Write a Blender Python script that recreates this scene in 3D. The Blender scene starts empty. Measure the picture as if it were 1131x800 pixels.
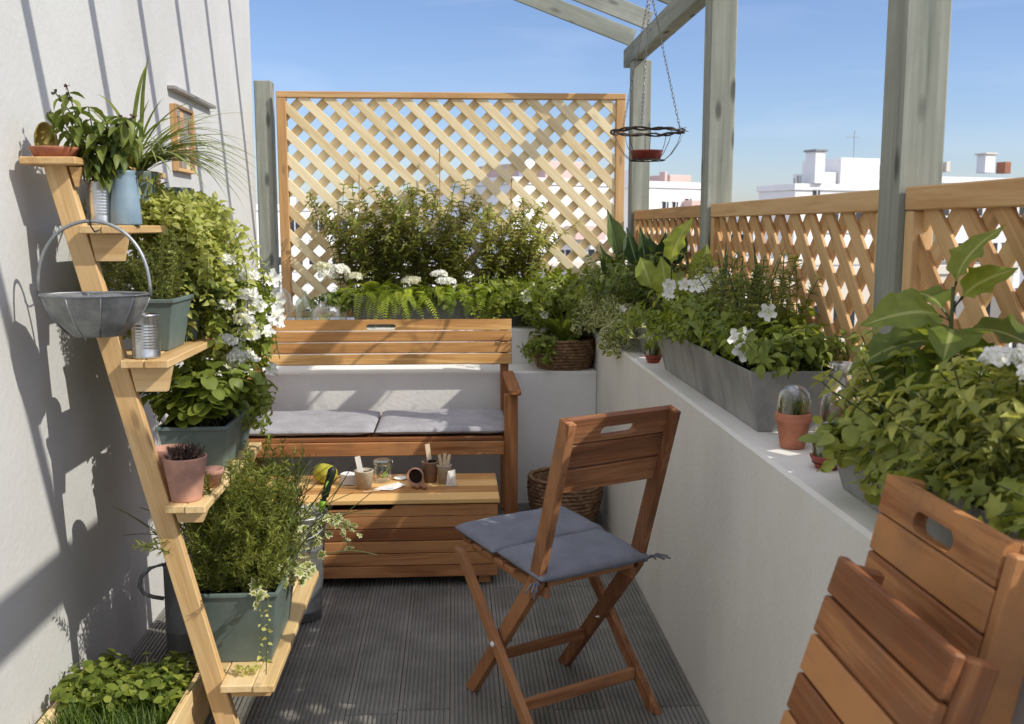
import bpy, math, random
import numpy as np
from mathutils import Vector, Matrix, noise
R = random.Random(7)
PI = math.pi
sc = bpy.context.scene
COL = sc.collection

# ------------------------------------------------------------------ tagging
def tag(o, label=None, cat=None, group=None, kind=None):
    if label: o['label'] = label
    if cat: o['category'] = cat
    if group: o['group'] = group
    if kind: o['kind'] = kind
    return o

def empty(name, loc, label, cat, group=None, rz=0.0):
    o = bpy.data.objects.new(name, None)
    COL.objects.link(o)
    o.location = loc
    o.rotation_euler = (0, 0, rz)
    o.empty_display_size = .05
    return tag(o, label, cat, group)

def copy_tree(o, parent=None):
    c = o.copy()
    COL.objects.link(c)
    c.parent = parent
    for ch in list(o.children):
        copy_tree(ch, c)
    return c

# ------------------------------------------------------------------ mesh builder
def frame_from(d, up=Vector((0, 0, 1))):
    d = Vector(d).normalized()
    if abs(d.dot(up)) > .99:
        up = Vector((1, 0, 0)) if abs(d.x) < .9 else Vector((0, 1, 0))
    s = d.cross(up).normalized()
    n = s.cross(d).normalized()
    return d, s, n

class MB:
    def __init__(self):
        self.v = []; self.f = []; self.g = []; self.t = []; self.sm = []
    def _add(self, vs, fs, gs, tint, smooth):
        b = len(self.v)
        self.v += [tuple(p) for p in vs]
        self.g += gs
        self.t += [tint] * len(vs)
        self.f += [tuple(b + i for i in f) for f in fs]
        self.sm += [smooth] * len(fs)
    def obox(self, c, X, Y, Z, sx, sy, sz, ch=.0015, tint=None):
        """box of size sx,sy,sz on unit axes X (grain), Y, Z, chamfered"""
        X = Vector(X); Y = Vector(Y); Z = Vector(Z); c = Vector(c)
        h = (sx / 2, sy / 2, sz / 2)
        ch = min(ch, min(h) * .6)
        off = (R.uniform(0, 50), R.uniform(0, 50), R.uniform(0, 50))
        if tint is None: tint = R.random()
        vs = []; gs = []; idx = {}
        for sxn in (-1, 1):
            for syn in (-1, 1):
                for szn in (-1, 1):
                    s = (sxn, syn, szn)
                    for a in range(3):
                        l = [s[i] * (h[i] if i == a else h[i] - ch) for i in range(3)]
                        idx[(s, a)] = len(vs)
                        vs.append(c + X * l[0] + Y * l[1] + Z * l[2])
                        gs.append((l[0] + off[0], l[1] + off[1], l[2] + off[2]))
        fs = []
        def orient(f):
            p = [vs[i] for i in f]
            n = (p[1] - p[0]).cross(p[2] - p[1])
            m = sum(p, Vector()) / len(p) - c
            return f if n.dot(m) > 0 else f[::-1]
        for a in range(3):
            b, d = (a + 1) % 3, (a + 2) % 3
            for sg in (-1, 1):
                q = []
                for (u, w) in ((-1, -1), (1, -1), (1, 1), (-1, 1)):
                    s = [0, 0, 0]; s[a] = sg; s[b] = u; s[d] = w
                    q.append(idx[(tuple(s), a)])
                fs.append(orient(q))
        for a in range(3):
            b, d = (a + 1) % 3, (a + 2) % 3
            for u in (-1, 1):
                for w in (-1, 1):
                    s0 = [0, 0, 0]; s1 = [0, 0, 0]
                    s0[a] = -1; s1[a] = 1; s0[b] = s1[b] = u; s0[d] = s1[d] = w
                    s0 = tuple(s0); s1 = tuple(s1)
                    fs.append(orient([idx[(s0, b)], idx[(s1, b)], idx[(s1, d)], idx[(s0, d)]]))
        for s in [(i, j, k) for i in (-1, 1) for j in (-1, 1) for k in (-1, 1)]:
            fs.append(orient([idx[(s, 0)], idx[(s, 1)], idx[(s, 2)]]))
        self._add(vs, fs, gs, tint, False)
        return self
    def box(self, x0, x1, y0, y1, z0, z1, grain='x', ch=.0015, tint=None):
        A = {'x': ((1, 0, 0), (0, 1, 0), (0, 0, 1)), 'y': ((0, 1, 0), (1, 0, 0), (0, 0, 1)), 'z': ((0, 0, 1), (1, 0, 0), (0, 1, 0))}[grain]
        S = {'x': x1 - x0, 'y': y1 - y0, 'z': z1 - z0}
        sz = {'x': (S['x'], S['y'], S['z']), 'y': (S['y'], S['x'], S['z']), 'z': (S['z'], S['x'], S['y'])}[grain]
        return self.obox(((x0 + x1) / 2, (y0 + y1) / 2, (z0 + z1) / 2), *A, *sz, ch=ch, tint=tint)
    def bar(self, p0, p1, w, t, side=(0, 0, 1), ch=.0015, tint=None):
        """bar p0->p1, width w along (projected) side, thickness t"""
        p0 = Vector(p0); p1 = Vector(p1)
        d = (p1 - p0)
        L = d.length
        d.normalize()
        s = Vector(side); s = (s - d * s.dot(d)).normalized()
        n = d.cross(s)
        return self.obox((p0 + p1) / 2, d, s, n, L, w, t, ch=ch, tint=tint)
    def tube(self, pts, r, seg=8, cap=True, tint=None, closed=False):
        pts = [Vector(p) for p in pts]
        n = len(pts)
        if not hasattr(r, '__len__'): r = [r] * n
        if tint is None: tint = R.random()
        vs = []; gs = []; fs = []
        up = Vector((0, 0, 1)); acc = 0
        prev = None
        for i, p in enumerate(pts):
            if closed: d = pts[(i + 1) % n] - pts[i - 1]
            else: d = pts[min(i + 1, n - 1)] - pts[max(i - 1, 0)]
            if d.length < 1e-9: d = Vector((0, 0, 1))
            d.normalize()
            if prev is None: _, s, m = frame_from(d)
            else:
                s = prev - d * prev.dot(d)
                if s.length < 1e-6: _, s, m = frame_from(d)
                s.normalize(); m = d.cross(s)
            prev = s
            if i: acc += (p - pts[i - 1]).length
            for k in range(seg):
                a = 2 * PI * k / seg
                vs.append(p + (s * math.cos(a) + m * math.sin(a)) * r[i])
                gs.append((acc, math.cos(a) * r[i], math.sin(a) * r[i]))
        m_ = n if closed else n - 1
        for i in range(m_):
            for k in range(seg):
                a = i * seg + k; b = i * seg + (k + 1) % seg
                c = ((i + 1) % n) * seg + (k + 1) % seg; d_ = ((i + 1) % n) * seg + k
                fs.append((a, b, c, d_))
        if cap and not closed:
            fs.append(tuple(range(seg))[::-1]); fs.append(tuple((n - 1) * seg + k for k in range(seg)))
        self._add(vs, fs, gs, tint, True)
        return self
    def lathe(self, prof, c=(0, 0, 0), seg=32, axis=(0, 0, 1), sx=1, sy=1, tint=None, smooth=True, wob=0.0):
        c = Vector(c)
        d, s, m = frame_from(axis, Vector((0, 1, 0)) if abs(Vector(axis).normalized().z) > .9 else Vector((0, 0, 1)))
        if tint is None: tint = R.random()
        vs = []; gs = []; fs = []
        for (r, z) in prof:
            for k in range(seg):
                a = 2 * PI * k / seg
                rr = r * (1 + wob * math.sin(3 * a + z * 40))
                vs.append(c + s * (math.cos(a) * rr * sx) + m * (math.sin(a) * rr * sy) + d * z)
                gs.append((z, a * r, r))
        n = len(prof)
        for i in range(n - 1):
            for k in range(seg):
                fs.append((i * seg + (k + 1) % seg, i * seg + k, (i + 1) * seg + k, (i + 1) * seg + (k + 1) % seg))
        self._add(vs, fs, gs, tint, smooth)
        return self
    def disc(self, c, r, seg=24, sx=1, sy=1, tint=.5):
        c = Vector(c)
        vs = [c + Vector((math.cos(2 * PI * k / seg) * r * sx, math.sin(2 * PI * k / seg) * r * sy, 0)) for k in range(seg)]
        self._add(vs, [tuple(range(seg))], [tuple(v) for v in vs], tint, False)
        return self
    def poly(self, vs, fs, tint=.5, smooth=False):
        self._add([Vector(v) for v in vs], fs, [tuple(v) for v in vs], tint, smooth)
        return self
    def prism(self, outline, n, tint=None, grain=(1, 0, 0)):
        """extrude a planar outline along vector n"""
        o = [Vector(p) for p in outline]; n = Vector(n); k = len(o)
        vs = o + [p + n for p in o]
        nn = sum(((o[(i + 1) % k] - o[0]).cross(o[(i + 2) % k] - o[0]) for i in range(k - 2)), Vector())
        flip = nn.dot(n) > 0
        fs = [tuple(range(k))[::-1] if flip else tuple(range(k)), tuple(range(k, 2 * k)) if flip else tuple(range(k, 2 * k))[::-1]]
        for i in range(k):
            j = (i + 1) % k
            q = (i, j, j + k, i + k)
            fs.append(q if flip else q[::-1])
        d, s, m = frame_from(grain)
        off = R.uniform(0, 50)
        if tint is None: tint = R.random()
        self._add(vs, fs, [(p.dot(d) + off, p.dot(s) + off, p.dot(m)) for p in vs], tint, False)
        return self
    def build(self, name, mat, parent=None):
        me = bpy.data.meshes.new(name)
        me.from_pydata(self.v, [], self.f)
        a = me.attributes.new('gp', 'FLOAT_VECTOR', 'POINT')
        a.data.foreach_set('vector', np.array(self.g, dtype=np.float32).ravel())
        a = me.attributes.new('tint', 'FLOAT', 'POINT')
        a.data.foreach_set('value', np.array(self.t, dtype=np.float32))
        me.polygons.foreach_set('use_smooth', np.array(self.sm, dtype=bool))
        me.materials.append(mat)
        me.update()
        o = bpy.data.objects.new(name, me)
        COL.objects.link(o)
        if parent is not None: o.parent = parent
        return o

def slot_plank(mb, c, X, Y, Z, L, W, T, hl, hw, off=0.0, hx=0.0):
    """plank with a stadium hole; X length, Y width, Z thickness; hole centre offset hx along X and off along Y"""
    c = Vector(c); X = Vector(X); Y = Vector(Y); Z = Vector(Z)
    N = 24
    inner = []; outer = []
    for i in range(N):
        a = 2 * PI * (i + .5) / N
        ca, sa = math.cos(a), math.sin(a)
        ix = (hl / 2 - hw / 2) * (1 if ca > 0 else -1) + ca * hw / 2 + hx
        inner.append((ix, sa * hw / 2 + off)); outer.append((ix, W / 2 if sa > 0 else -W / 2))
    cor = [(L / 2, -W / 2), (L / 2, W / 2), (-L / 2, W / 2), (-L / 2, -W / 2)]
    ring = inner + outer + cor
    o_ = R.uniform(0, 50); K = len(ring); vs = []; gs = []
    for z in (-T / 2, T / 2):
        for (x, y) in ring:
            vs.append(c + X * x + Y * y + Z * z); gs.append((x + o_, y + o_, z))
    top = []; rim = []
    for i in range(N):
        j = (i + 1) % N
        if i == N // 2 - 1: top.append((i, N + i, 2 * N + 2, 2 * N + 3, N + j, j)); rim += [(N + i, 2 * N + 2), (2 * N + 2, 2 * N + 3), (2 * N + 3, N + j)]
        elif i == N - 1: top.append((i, N + i, 2 * N + 0, 2 * N + 1, N + j, j)); rim += [(N + i, 2 * N), (2 * N, 2 * N + 1), (2 * N + 1, N + j)]
        else: top.append((i, N + i, N + j, j)); rim.append((N + i, N + j))
    fs = []
    for f in top:
        fs.append(tuple(K + q for q in f)); fs.append(f[::-1])
    for (p, q) in rim: fs.append((p, q, K + q, K + p))
    for i in range(N):
        j = (i + 1) % N; fs.append((j, i, K + i, K + j))
    if X.cross(Y).dot(Z) < 0: fs = [f[::-1] for f in fs]
    mb._add(vs, fs, gs, R.random(), False)

def pad(mb, c, X, Y, Z, sx, sy, sz, n=22, amp=.0015, e=8):
    c = Vector(c); X = Vector(X); Y = Vector(Y); Z = Vector(Z)
    o_ = R.uniform(0, 30)
    for sg in (1, -1):
        vs = []; fs = []
        for i in range(n + 1):
            for j in range(n + 1):
                u = math.sin((i / n - .5) * PI); v = math.sin((j / n - .5) * PI)
                h = max(0, (1 - abs(u) ** e)) ** .5 * max(0, (1 - abs(v) ** e)) ** .5
                wv = noise.noise(Vector((u * 3 + o_, v * 3, sg))) * amp * 3 * h + noise.noise(Vector((u * 9 + o_, v * 14, sg))) * amp * 1.2 * h
                vs.append(c + X * (u * sx / 2) + Y * (v * sy / 2) + Z * (sg * h * sz / 2 * (1 + .12 * (1 - u * u) * (1 - v * v)) + wv))
        for i in range(n):
            for j in range(n):
                a = i * (n + 1) + j
                q = (a, a + n + 1, a + n + 2, a + 1)
                fs.append(q if sg > 0 else q[::-1])
        if X.cross(Y).dot(Z) < 0: fs = [f[::-1] for f in fs]
        mb._add(vs, fs, [tuple(v) for v in vs], .5, True)

# ------------------------------------------------------------------ materials
def newmat(name):
    m = bpy.data.materials.new(name); m.use_nodes = True
    nt = m.node_tree
    for n in list(nt.nodes): nt.nodes.remove(n)
    out = nt.nodes.new('ShaderNodeOutputMaterial')
    b = nt.nodes.new('ShaderNodeBsdfPrincipled')
    nt.links.new(b.outputs[0], out.inputs[0])
    return m, nt, b, out

def nd(nt, typ, **kw):
    n = nt.nodes.new(typ)
    for k, v in kw.items():
        if k.startswith('i_'):
            key = k[2:]
            n.inputs[int(key) if key.isdigit() else key.replace('_', ' ')].default_value = v
        else: setattr(n, k, v)
    return n

def ramp(nt, stops):
    n = nt.nodes.new('ShaderNodeValToRGB')
    els = n.color_ramp.elements
    while len(els) < len(stops): els.new(.5)
    for e, (p, c) in zip(els, stops):
        e.position = p; e.color = (*c, 1)
    return n

def bumpto(nt, b, h, strength, dist=.002):
    bp = nd(nt, 'ShaderNodeBump'); bp.inputs['Strength'].default_value = strength; bp.inputs['Distance'].default_value = dist
    nt.links.new(h, bp.inputs['Height']); nt.links.new(bp.outputs[0], b.inputs['Normal'])

def wood(name, dark, mid, light, rough=.55, tintamt=.25, knots=0.0, grain=1.0, spec=.4, grime=None):
    m, nt, b, out = newmat(name)
    L = nt.links.new
    at = nd(nt, 'ShaderNodeAttribute', attribute_name='gp')
    ti = nd(nt, 'ShaderNodeAttribute', attribute_name='tint')
    mp = nd(nt, 'ShaderNodeMapping'); mp.inputs['Scale'].default_value = (1.6 * grain, 22 * grain, 22 * grain)
    L(at.outputs['Vector'], mp.inputs[0])
    n1 = nd(nt, 'ShaderNodeTexNoise', i_Scale=1.0, i_Detail=6.0, i_Roughness=.6, i_Distortion=.8)
    L(mp.outputs[0], n1.inputs['Vector'])
    mp2 = nd(nt, 'ShaderNodeMapping'); mp2.inputs['Scale'].default_value = (6 * grain, 170 * grain, 170 * grain)
    L(at.outputs['Vector'], mp2.inputs[0])
    n2 = nd(nt, 'ShaderNodeTexNoise', i_Scale=1.0, i_Detail=3.0)
    L(mp2.outputs[0], n2.inputs['Vector'])
    mx = nd(nt, 'ShaderNodeMath', operation='MULTIPLY_ADD'); mx.inputs[1].default_value = .35
    L(n2.outputs['Fac'], mx.inputs[0]); L(n1.outputs['Fac'], mx.inputs[2])
    ad = nd(nt, 'ShaderNodeMath', operation='MULTIPLY_ADD'); ad.inputs[1].default_value = tintamt; 
    L(ti.outputs['Fac'], ad.inputs[0]); L(mx.outputs[0], ad.inputs[2])
    lo = .38 + tintamt * .2; hi = .85 + tintamt * .7
    rp = ramp(nt, [(lo, dark), ((lo + hi) / 2, mid), (hi, light)])
    L(ad.outputs[0], rp.inputs[0])
    col = rp.outputs[0]
    if knots:
        mp3 = nd(nt, 'ShaderNodeMapping'); mp3.inputs['Scale'].default_value = (4.2, 13, 13)
        L(at.outputs['Vector'], mp3.inputs[0])
        vo = nd(nt, 'ShaderNodeTexVoronoi', i_Scale=1.0); L(mp3.outputs[0], vo.inputs['Vector'])
        k9 = 1.3 if knots > .9 else 1.0
        kr = ramp(nt, [(.0, (1, 1, 1)), (.10 * k9, (.75, .75, .75)), (.17 * k9, (0, 0, 0))])
        L(vo.outputs['Distance'], kr.inputs[0])
        mk = nd(nt, 'ShaderNodeMath', operation='MULTIPLY'); mk.inputs[1].default_value = knots
        L(kr.outputs[0], mk.inputs[0])
        mc = nd(nt, 'ShaderNodeMix', data_type='RGBA')
        L(mk.outputs[0], mc.inputs[0]); L(col, mc.inputs[6]); mc.inputs[7].default_value = (*[c * .35 for c in dark], 1)
        col = mc.outputs[2]
    if grime:
        tc = nd(nt, 'ShaderNodeNewGeometry')
        n3 = nd(nt, 'ShaderNodeTexNoise', i_Scale=7.0, i_Detail=8.0, i_Roughness=.7); L(tc.outputs['Position'], n3.inputs['Vector'])
        gr = ramp(nt, [(.47, (0, 0, 0)), (.75, (.6, .6, .6))]); L(n3.outputs['Fac'], gr.inputs[0])
        mg = nd(nt, 'ShaderNodeMix', data_type='RGBA'); L(gr.outputs[0], mg.inputs[0]); L(col, mg.inputs[6]); mg.inputs[7].default_value = (*grime, 1)
        col = mg.outputs[2]
    L(col, b.inputs['Base Color'])
    b.inputs['Roughness'].default_value = rough
    b.inputs['Specular IOR Level'].default_value = spec
    bumpto(nt, b, mx.outputs[0], .35, .0012)
    return m

def plain(name, col, rough=.6, metal=0.0, var=.12, scale=12.0, bump=.1, bscale=90.0, spec=.4, col2=None, streak=None):
    m, nt, b, out = newmat(name)
    L = nt.links.new
    tc = nd(nt, 'ShaderNodeNewGeometry')
    mp = nd(nt, 'ShaderNodeMapping'); L(tc.outputs['Position'], mp.inputs[0])
    if streak: mp.inputs['Scale'].default_value = streak
    n1 = nd(nt, 'ShaderNodeTexNoise', i_Scale=scale, i_Detail=7.0, i_Roughness=.65); L(mp.outputs[0], n1.inputs['Vector'])
    c2 = col2 or tuple(c * (1 - var * 2) for c in col)
    rp = ramp(nt, [(.37, c2), (.63, col)]); L(n1.outputs['Fac'], rp.inputs[0])
    L(rp.outputs[0], b.inputs['Base Color'])
    b.inputs['Roughness'].default_value = rough; b.inputs['Metallic'].default_value = metal
    b.inputs['Specular IOR Level'].default_value = spec
    n2 = nd(nt, 'ShaderNodeTexNoise', i_Scale=bscale, i_Detail=5.0); L(tc.outputs['Position'], n2.inputs['Vector'])
    if bump: bumpto(nt, b, n2.outputs['Fac'], bump, .003)
    return m

def leafmat(name, c1, c2, edge=None, edge_lo=.55, rough=.45, trans=.35, vein=None):
    """c1 dark .. c2 light by per-leaf tint; edge = margin colour"""
    m, nt, b, out = newmat(name)
    L = nt.links.new
    lv = nd(nt, 'ShaderNodeAttribute', attribute_name='lv')
    rp = ramp(nt, [(0, c1), (.65, tuple((a * .5 + b_ * .5) for a, b_ in zip(c1, c2))), (1, c2)]); L(lv.outputs['Fac'], rp.inputs[0])
    col = rp.outputs[0]
    if edge:
        le = nd(nt, 'ShaderNodeAttribute', attribute_name='le')
        tc = nd(nt, 'ShaderNodeNewGeometry')
        n = nd(nt, 'ShaderNodeTexNoise', i_Scale=60.0); L(tc.outputs['Position'], n.inputs['Vector'])
        ad = nd(nt, 'ShaderNodeMath', operation='MULTIPLY_ADD'); ad.inputs[1].default_value = .6; L(n.outputs['Fac'], ad.inputs[0]); L(le.outputs['Fac'], ad.inputs[2])
        er = ramp(nt, [(edge_lo + .3, (0, 0, 0)), (edge_lo + .42, (1, 1, 1))]); L(ad.outputs[0], er.inputs[0])
        mx = nd(nt, 'ShaderNodeMix', data_type='RGBA'); L(er.outputs[0], mx.inputs[0]); L(col, mx.inputs[6]); mx.inputs[7].default_value = (*edge, 1)
        col = mx.outputs[2]
    if not name.startswith('petal'):
        gm = nd(nt, 'ShaderNodeNewGeometry')
        nm = nd(nt, 'ShaderNodeTexNoise', i_Scale=38.0, i_Detail=4.0); L(gm.outputs['Position'], nm.inputs['Vector'])
        mr = nd(nt, 'ShaderNodeMapRange'); mr.inputs[1].default_value = .3; mr.inputs[2].default_value = .7; mr.inputs[3].default_value = .82; mr.inputs[4].default_value = 1.18
        L(nm.outputs['Fac'], mr.inputs[0])
        hv = nd(nt, 'ShaderNodeHueSaturation'); L(col, hv.inputs['Color']); L(mr.outputs[0], hv.inputs['Value'])
        col = hv.outputs[0]
    if vein:
        lv2 = nd(nt, 'ShaderNodeAttribute', attribute_name='le')
        vr = ramp(nt, [(.04, (1, 1, 1)), (.12, (0, 0, 0))]); L(lv2.outputs['Fac'], vr.inputs[0])
        mv = nd(nt, 'ShaderNodeMix', data_type='RGBA'); L(vr.outputs[0], mv.inputs[0]); L(col, mv.inputs[6]); mv.inputs[7].default_value = (*vein, 1)
        col = mv.outputs[2]
    L(col, b.inputs['Base Color']); b.inputs['Roughness'].default_value = rough
    b.inputs['Specular IOR Level'].default_value = .35
    tr = nd(nt, 'ShaderNodeBsdfTranslucent')
    hs = nd(nt, 'ShaderNodeHueSaturation'); hs.inputs['Value'].default_value = 1.5; hs.inputs['Saturation'].default_value = 1.1; hs.inputs['Hue'].default_value = .49
    L(col, hs.inputs['Color']); L(hs.outputs[0], tr.inputs[0])
    ms = nd(nt, 'ShaderNodeMixShader'); ms.inputs[0].default_value = trans
    L(b.outputs[0], ms.inputs[1]); L(tr.outputs[0], ms.inputs[2]); L(ms.outputs[0], out.inputs[0])
    return m

def glassmat(name, tint=(.93, .96, .95), rough=.02, base=.06):
    m, nt, b, out = newmat(name)
    L = nt.links.new
    nt.nodes.remove(b)
    t = nd(nt, 'ShaderNodeBsdfTransparent'); t.inputs[0].default_value = (*tint, 1)
    g = nd(nt, 'ShaderNodeBsdfGlossy'); g.inputs['Roughness'].default_value = rough; g.inputs[0].default_value = (1, 1, 1, 1)
    lw = nd(nt, 'ShaderNodeLayerWeight'); lw.inputs[0].default_value = .35
    ma = nd(nt, 'ShaderNodeMath', operation='MULTIPLY_ADD'); ma.inputs[1].default_value = .75; ma.inputs[2].default_value = base; ma.use_clamp = True
    L(lw.outputs['Facing'], ma.inputs[0])
    ms = nd(nt, 'ShaderNodeMixShader'); L(ma.outputs[0], ms.inputs[0]); L(t.outputs[0], ms.inputs[1]); L(g.outputs[0], ms.inputs[2])
    L(ms.outputs[0], out.inputs[0])
    return m

M = {}
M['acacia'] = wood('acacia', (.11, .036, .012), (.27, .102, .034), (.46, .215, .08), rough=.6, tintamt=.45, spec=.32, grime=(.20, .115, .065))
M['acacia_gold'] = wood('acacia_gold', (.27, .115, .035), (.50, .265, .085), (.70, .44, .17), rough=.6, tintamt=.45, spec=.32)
M['acacia_dark'] = wood('acacia_dark', (.085, .030, .013), (.21, .082, .032), (.38, .175, .075), rough=.6, tintamt=.45, spec=.32, grime=(.12, .07, .045))
M['pine'] = wood('pine', (.40, .22, .08), (.58, .37, .16), (.72, .52, .27), rough=.6, tintamt=.2, knots=.75)
M['pale_pine'] = wood('pale_pine', (.48, .31, .13), (.66, .47, .22), (.78, .60, .34), rough=.65, tintamt=.3, knots=.5)
M['trellis_wood'] = wood('trellis_wood', (.36, .18, .065), (.52, .30, .125), (.64, .42, .20), rough=.7, tintamt=.35, knots=.5)
M['lattice_wood'] = wood('lattice_wood', (.54, .40, .20), (.73, .59, .35), (.84, .72, .47), rough=.7, tintamt=.4, knots=.4)
M['grey_wood'] = wood('grey_wood', (.11, .12, .095), (.25, .265, .22), (.36, .375, .32), rough=.85, tintamt=.12, knots=.95, grain=.55, spec=.2, grime=(.21, .22, .19))
M['stick'] = wood('stick', (.5, .36, .2), (.65, .5, .3), (.75, .62, .42), rough=.7)
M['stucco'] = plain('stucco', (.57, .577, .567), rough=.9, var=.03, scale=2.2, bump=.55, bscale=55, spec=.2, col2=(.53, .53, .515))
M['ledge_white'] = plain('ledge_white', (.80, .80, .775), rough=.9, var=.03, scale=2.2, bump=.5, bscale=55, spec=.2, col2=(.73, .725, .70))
M['parapet'] = plain('parapet_paint', (.735, .725, .68), rough=.85, var=.04, scale=4, bump=.5, bscale=70, spec=.25, col2=(.68, .668, .62), streak=(1, 1, .45))
M['deck'] = None
M['cushion'] = plain('cushion_fabric', (.20, .21, .245), rough=.95, var=.1, scale=9, bump=.9, bscale=85, spec=.12)
M['cushion_light'] = plain('cushion_fabric_light', (.36, .355, .375), rough=.95, var=.1, scale=9, bump=.9, bscale=85, spec=.12)
M['zinc'] = plain('zinc', (.44, .455, .46), rough=.5, metal=.75, scale=16, col2=(.25, .27, .28), bump=.15, bscale=30)
M['trug_zinc'] = plain('trug_zinc', (.30, .305, .29), rough=.55, metal=.35, scale=14, col2=(.15, .155, .145), bump=.15, bscale=25)
M['zinc_dull'] = plain('zinc_dull', (.36, .365, .35), rough=.6, metal=.25, scale=7, col2=(.19, .195, .19), bump=.12, bscale=20, streak=(1, 1, .4))
M['slate_trough'] = plain('slate_trough', (.15, .155, .16), rough=.7, scale=6, col2=(.10, .105, .11), bump=.1)
M['tin'] = plain('tin', (.72, .72, .70), rough=.28, metal=1.0, scale=20, col2=(.5, .5, .48), bump=.05)
M['green_enamel'] = plain('green_enamel', (.14, .185, .168), rough=.5, scale=9, col2=(.105, .14, .125), bump=.03)
M['blue_enamel'] = plain('blue_enamel', (.25, .34, .40), rough=.4, scale=9, col2=(.17, .25, .31), bump=.05)
M['terracotta'] = plain('terracotta', (.50, .20, .115), rough=.85, scale=18, col2=(.32, .12, .07), bump=.3, bscale=120)
M['terra_pale'] = plain('terracotta_pale', (.55, .30, .215), rough=.9, scale=14, col2=(.36, .20, .15), bump=.3, bscale=120)
M['red_glaze'] = plain('red_glaze', (.30, .055, .04), rough=.35, scale=14, bump=.05)
M['olive_glaze'] = plain('olive_glaze', (.36, .29, .07), rough=.5, scale=14, col2=(.25, .19, .045), bump=.1)
M['soil'] = plain('soil', (.035, .025, .018), rough=1, scale=60, bump=1.0, bscale=160, spec=.1)
M['wicker'] = plain('wicker', (.30, .18, .09), rough=.8, scale=40, col2=(.13, .07, .035), bump=.8, bscale=220)
M['wicker_pale'] = plain('wicker_pale', (.36, .22, .12), rough=.8, scale=40, col2=(.17, .09, .05), bump=.8, bscale=220)
M['twig'] = plain('twig', (.055, .04, .033), rough=.8, scale=40, bump=.5)
M['chain'] = plain('chain', (.35, .34, .32), rough=.35, metal=.9, scale=40, bump=0)
M['dark_wire'] = plain('dark_wire', (.03, .03, .03), rough=.5, scale=40, bump=0)
M['white_paint'] = plain('white_paint', (.88, .87, .85), rough=.8, scale=.15, var=.03, bump=0)
M['pink_paint'] = plain('pink_paint', (.72, .52, .46), rough=.85, scale=.15, var=.05, bump=0)
M['cream_paint'] = plain('cream_paint', (.74, .67, .56), rough=.85, scale=.15, var=.05, bump=0)
M['roof_grey'] = plain('roof_grey', (.33, .34, .34), rough=.9, scale=.4, bump=0)
M['roof_tile'] = plain('roof_tile', (.40, .17, .10), rough=.9, scale=.6, bump=0)
M['dark_glass'] = plain('dark_glass', (.03, .035, .045), rough=.15, scale=1, bump=0, spec=.6)
M['city_ground'] = plain('city_ground', (.22, .20, .17), rough=.95, scale=.05, col2=(.12, .13, .09), bump=0)
M['paper'] = plain('paper', (.80, .78, .73), rough=.9, scale=30, var=.04, bump=.2)
M['paper_pot'] = plain('paper_pot', (.50, .43, .33), rough=.95, scale=50, var=.1, bump=.4)
M['brown_pot'] = plain('brown_pot', (.30, .19, .12), rough=.95, scale=50, var=.1, bump=.4)
M['cotton'] = plain('cotton', (.80, .78, .75), rough=1, scale=80, var=.04, bump=.8, bscale=300)
M['twine'] = plain('twine', (.50, .47, .05), rough=.95, scale=70, col2=(.34, .31, .03), bump=.9, bscale=350)
M['trowel_grip'] = plain('trowel_grip', (.022, .028, .02), rough=.5, scale=30, bump=.1)
M['lime_plastic'] = plain('lime_plastic', (.24, .45, .03), rough=.4, scale=30, bump=0)
M['seed'] = plain('bulb_skin', (.36, .17, .09), rough=.6, scale=60, bump=.3)
M['white_bead'] = plain('white_bead', (.8, .8, .78), rough=.4, bump=0)
M['metal_strip'] = plain('metal_strip', (.42, .40, .36), rough=.5, metal=.5, bump=0)
M['glass'] = glassmat('clear_glass')
M['green_glass'] = glassmat('green_glass', (.72, .80, .70), base=.08)
M['petal'] = leafmat('petal', (.50, .54, .22), (.60, .60, .30), edge=(.86, .86, .82), edge_lo=.02, rough=.7, trans=.25)
M['petal_eye'] = leafmat('petal_cream', (.62, .62, .42), (.80, .80, .68), rough=.7, trans=.25)
M['l_herb'] = leafmat('leaf_herb', (.13, .155, .026), (.34, .37, .08), trans=.4)
M['l_dark'] = leafmat('leaf_dark', (.07, .11, .022), (.24, .28, .06))
M['l_mid'] = leafmat('leaf_mid', (.11, .16, .025), (.34, .39, .07), trans=.4)
M['l_olive'] = leafmat('leaf_olive', (.11, .135, .03), (.33, .34, .085))
M['l_shrub'] = leafmat('leaf_shrub', (.13, .165, .03), (.42, .44, .11), trans=.45)
M['l_bright'] = leafmat('leaf_bright', (.24, .33, .035), (.48, .54, .09), trans=.45)
M['l_lime'] = leafmat('leaf_lime', (.33, .38, .08), (.58, .58, .20), edge=(.74, .72, .46), edge_lo=.75, trans=.4)
M['l_var'] = leafmat('leaf_variegated', (.13, .18, .035), (.32, .37, .085), edge=(.70, .69, .42), edge_lo=.62)
M['l_cream'] = leafmat('leaf_cream', (.15, .20, .035), (.40, .43, .10), edge=(.56, .57, .24), edge_lo=.72)
M['l_ivy'] = leafmat('leaf_ivy', (.09, .135, .032), (.24, .28, .065), edge=(.58, .58, .32), edge_lo=.70)
M['l_big'] = leafmat('leaf_big', (.09, .14, .022), (.30, .36, .06), trans=.5, rough=.45, vein=(.42, .46, .16))
M['l_paddle'] = leafmat('leaf_paddle', (.035, .07, .025), (.12, .17, .06), rough=.4, trans=.3, vein=(.25, .30, .14))
M['l_strap'] = leafmat('leaf_strap', (.13, .18, .04), (.40, .44, .15), rough=.4, trans=.3)
M['l_grass'] = leafmat('leaf_grass', (.05, .10, .012), (.15, .22, .03))
M['l_dry'] = leafmat('leaf_dry', (.05, .032, .026), (.14, .095, .075), rough=.9, trans=.1)
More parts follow.
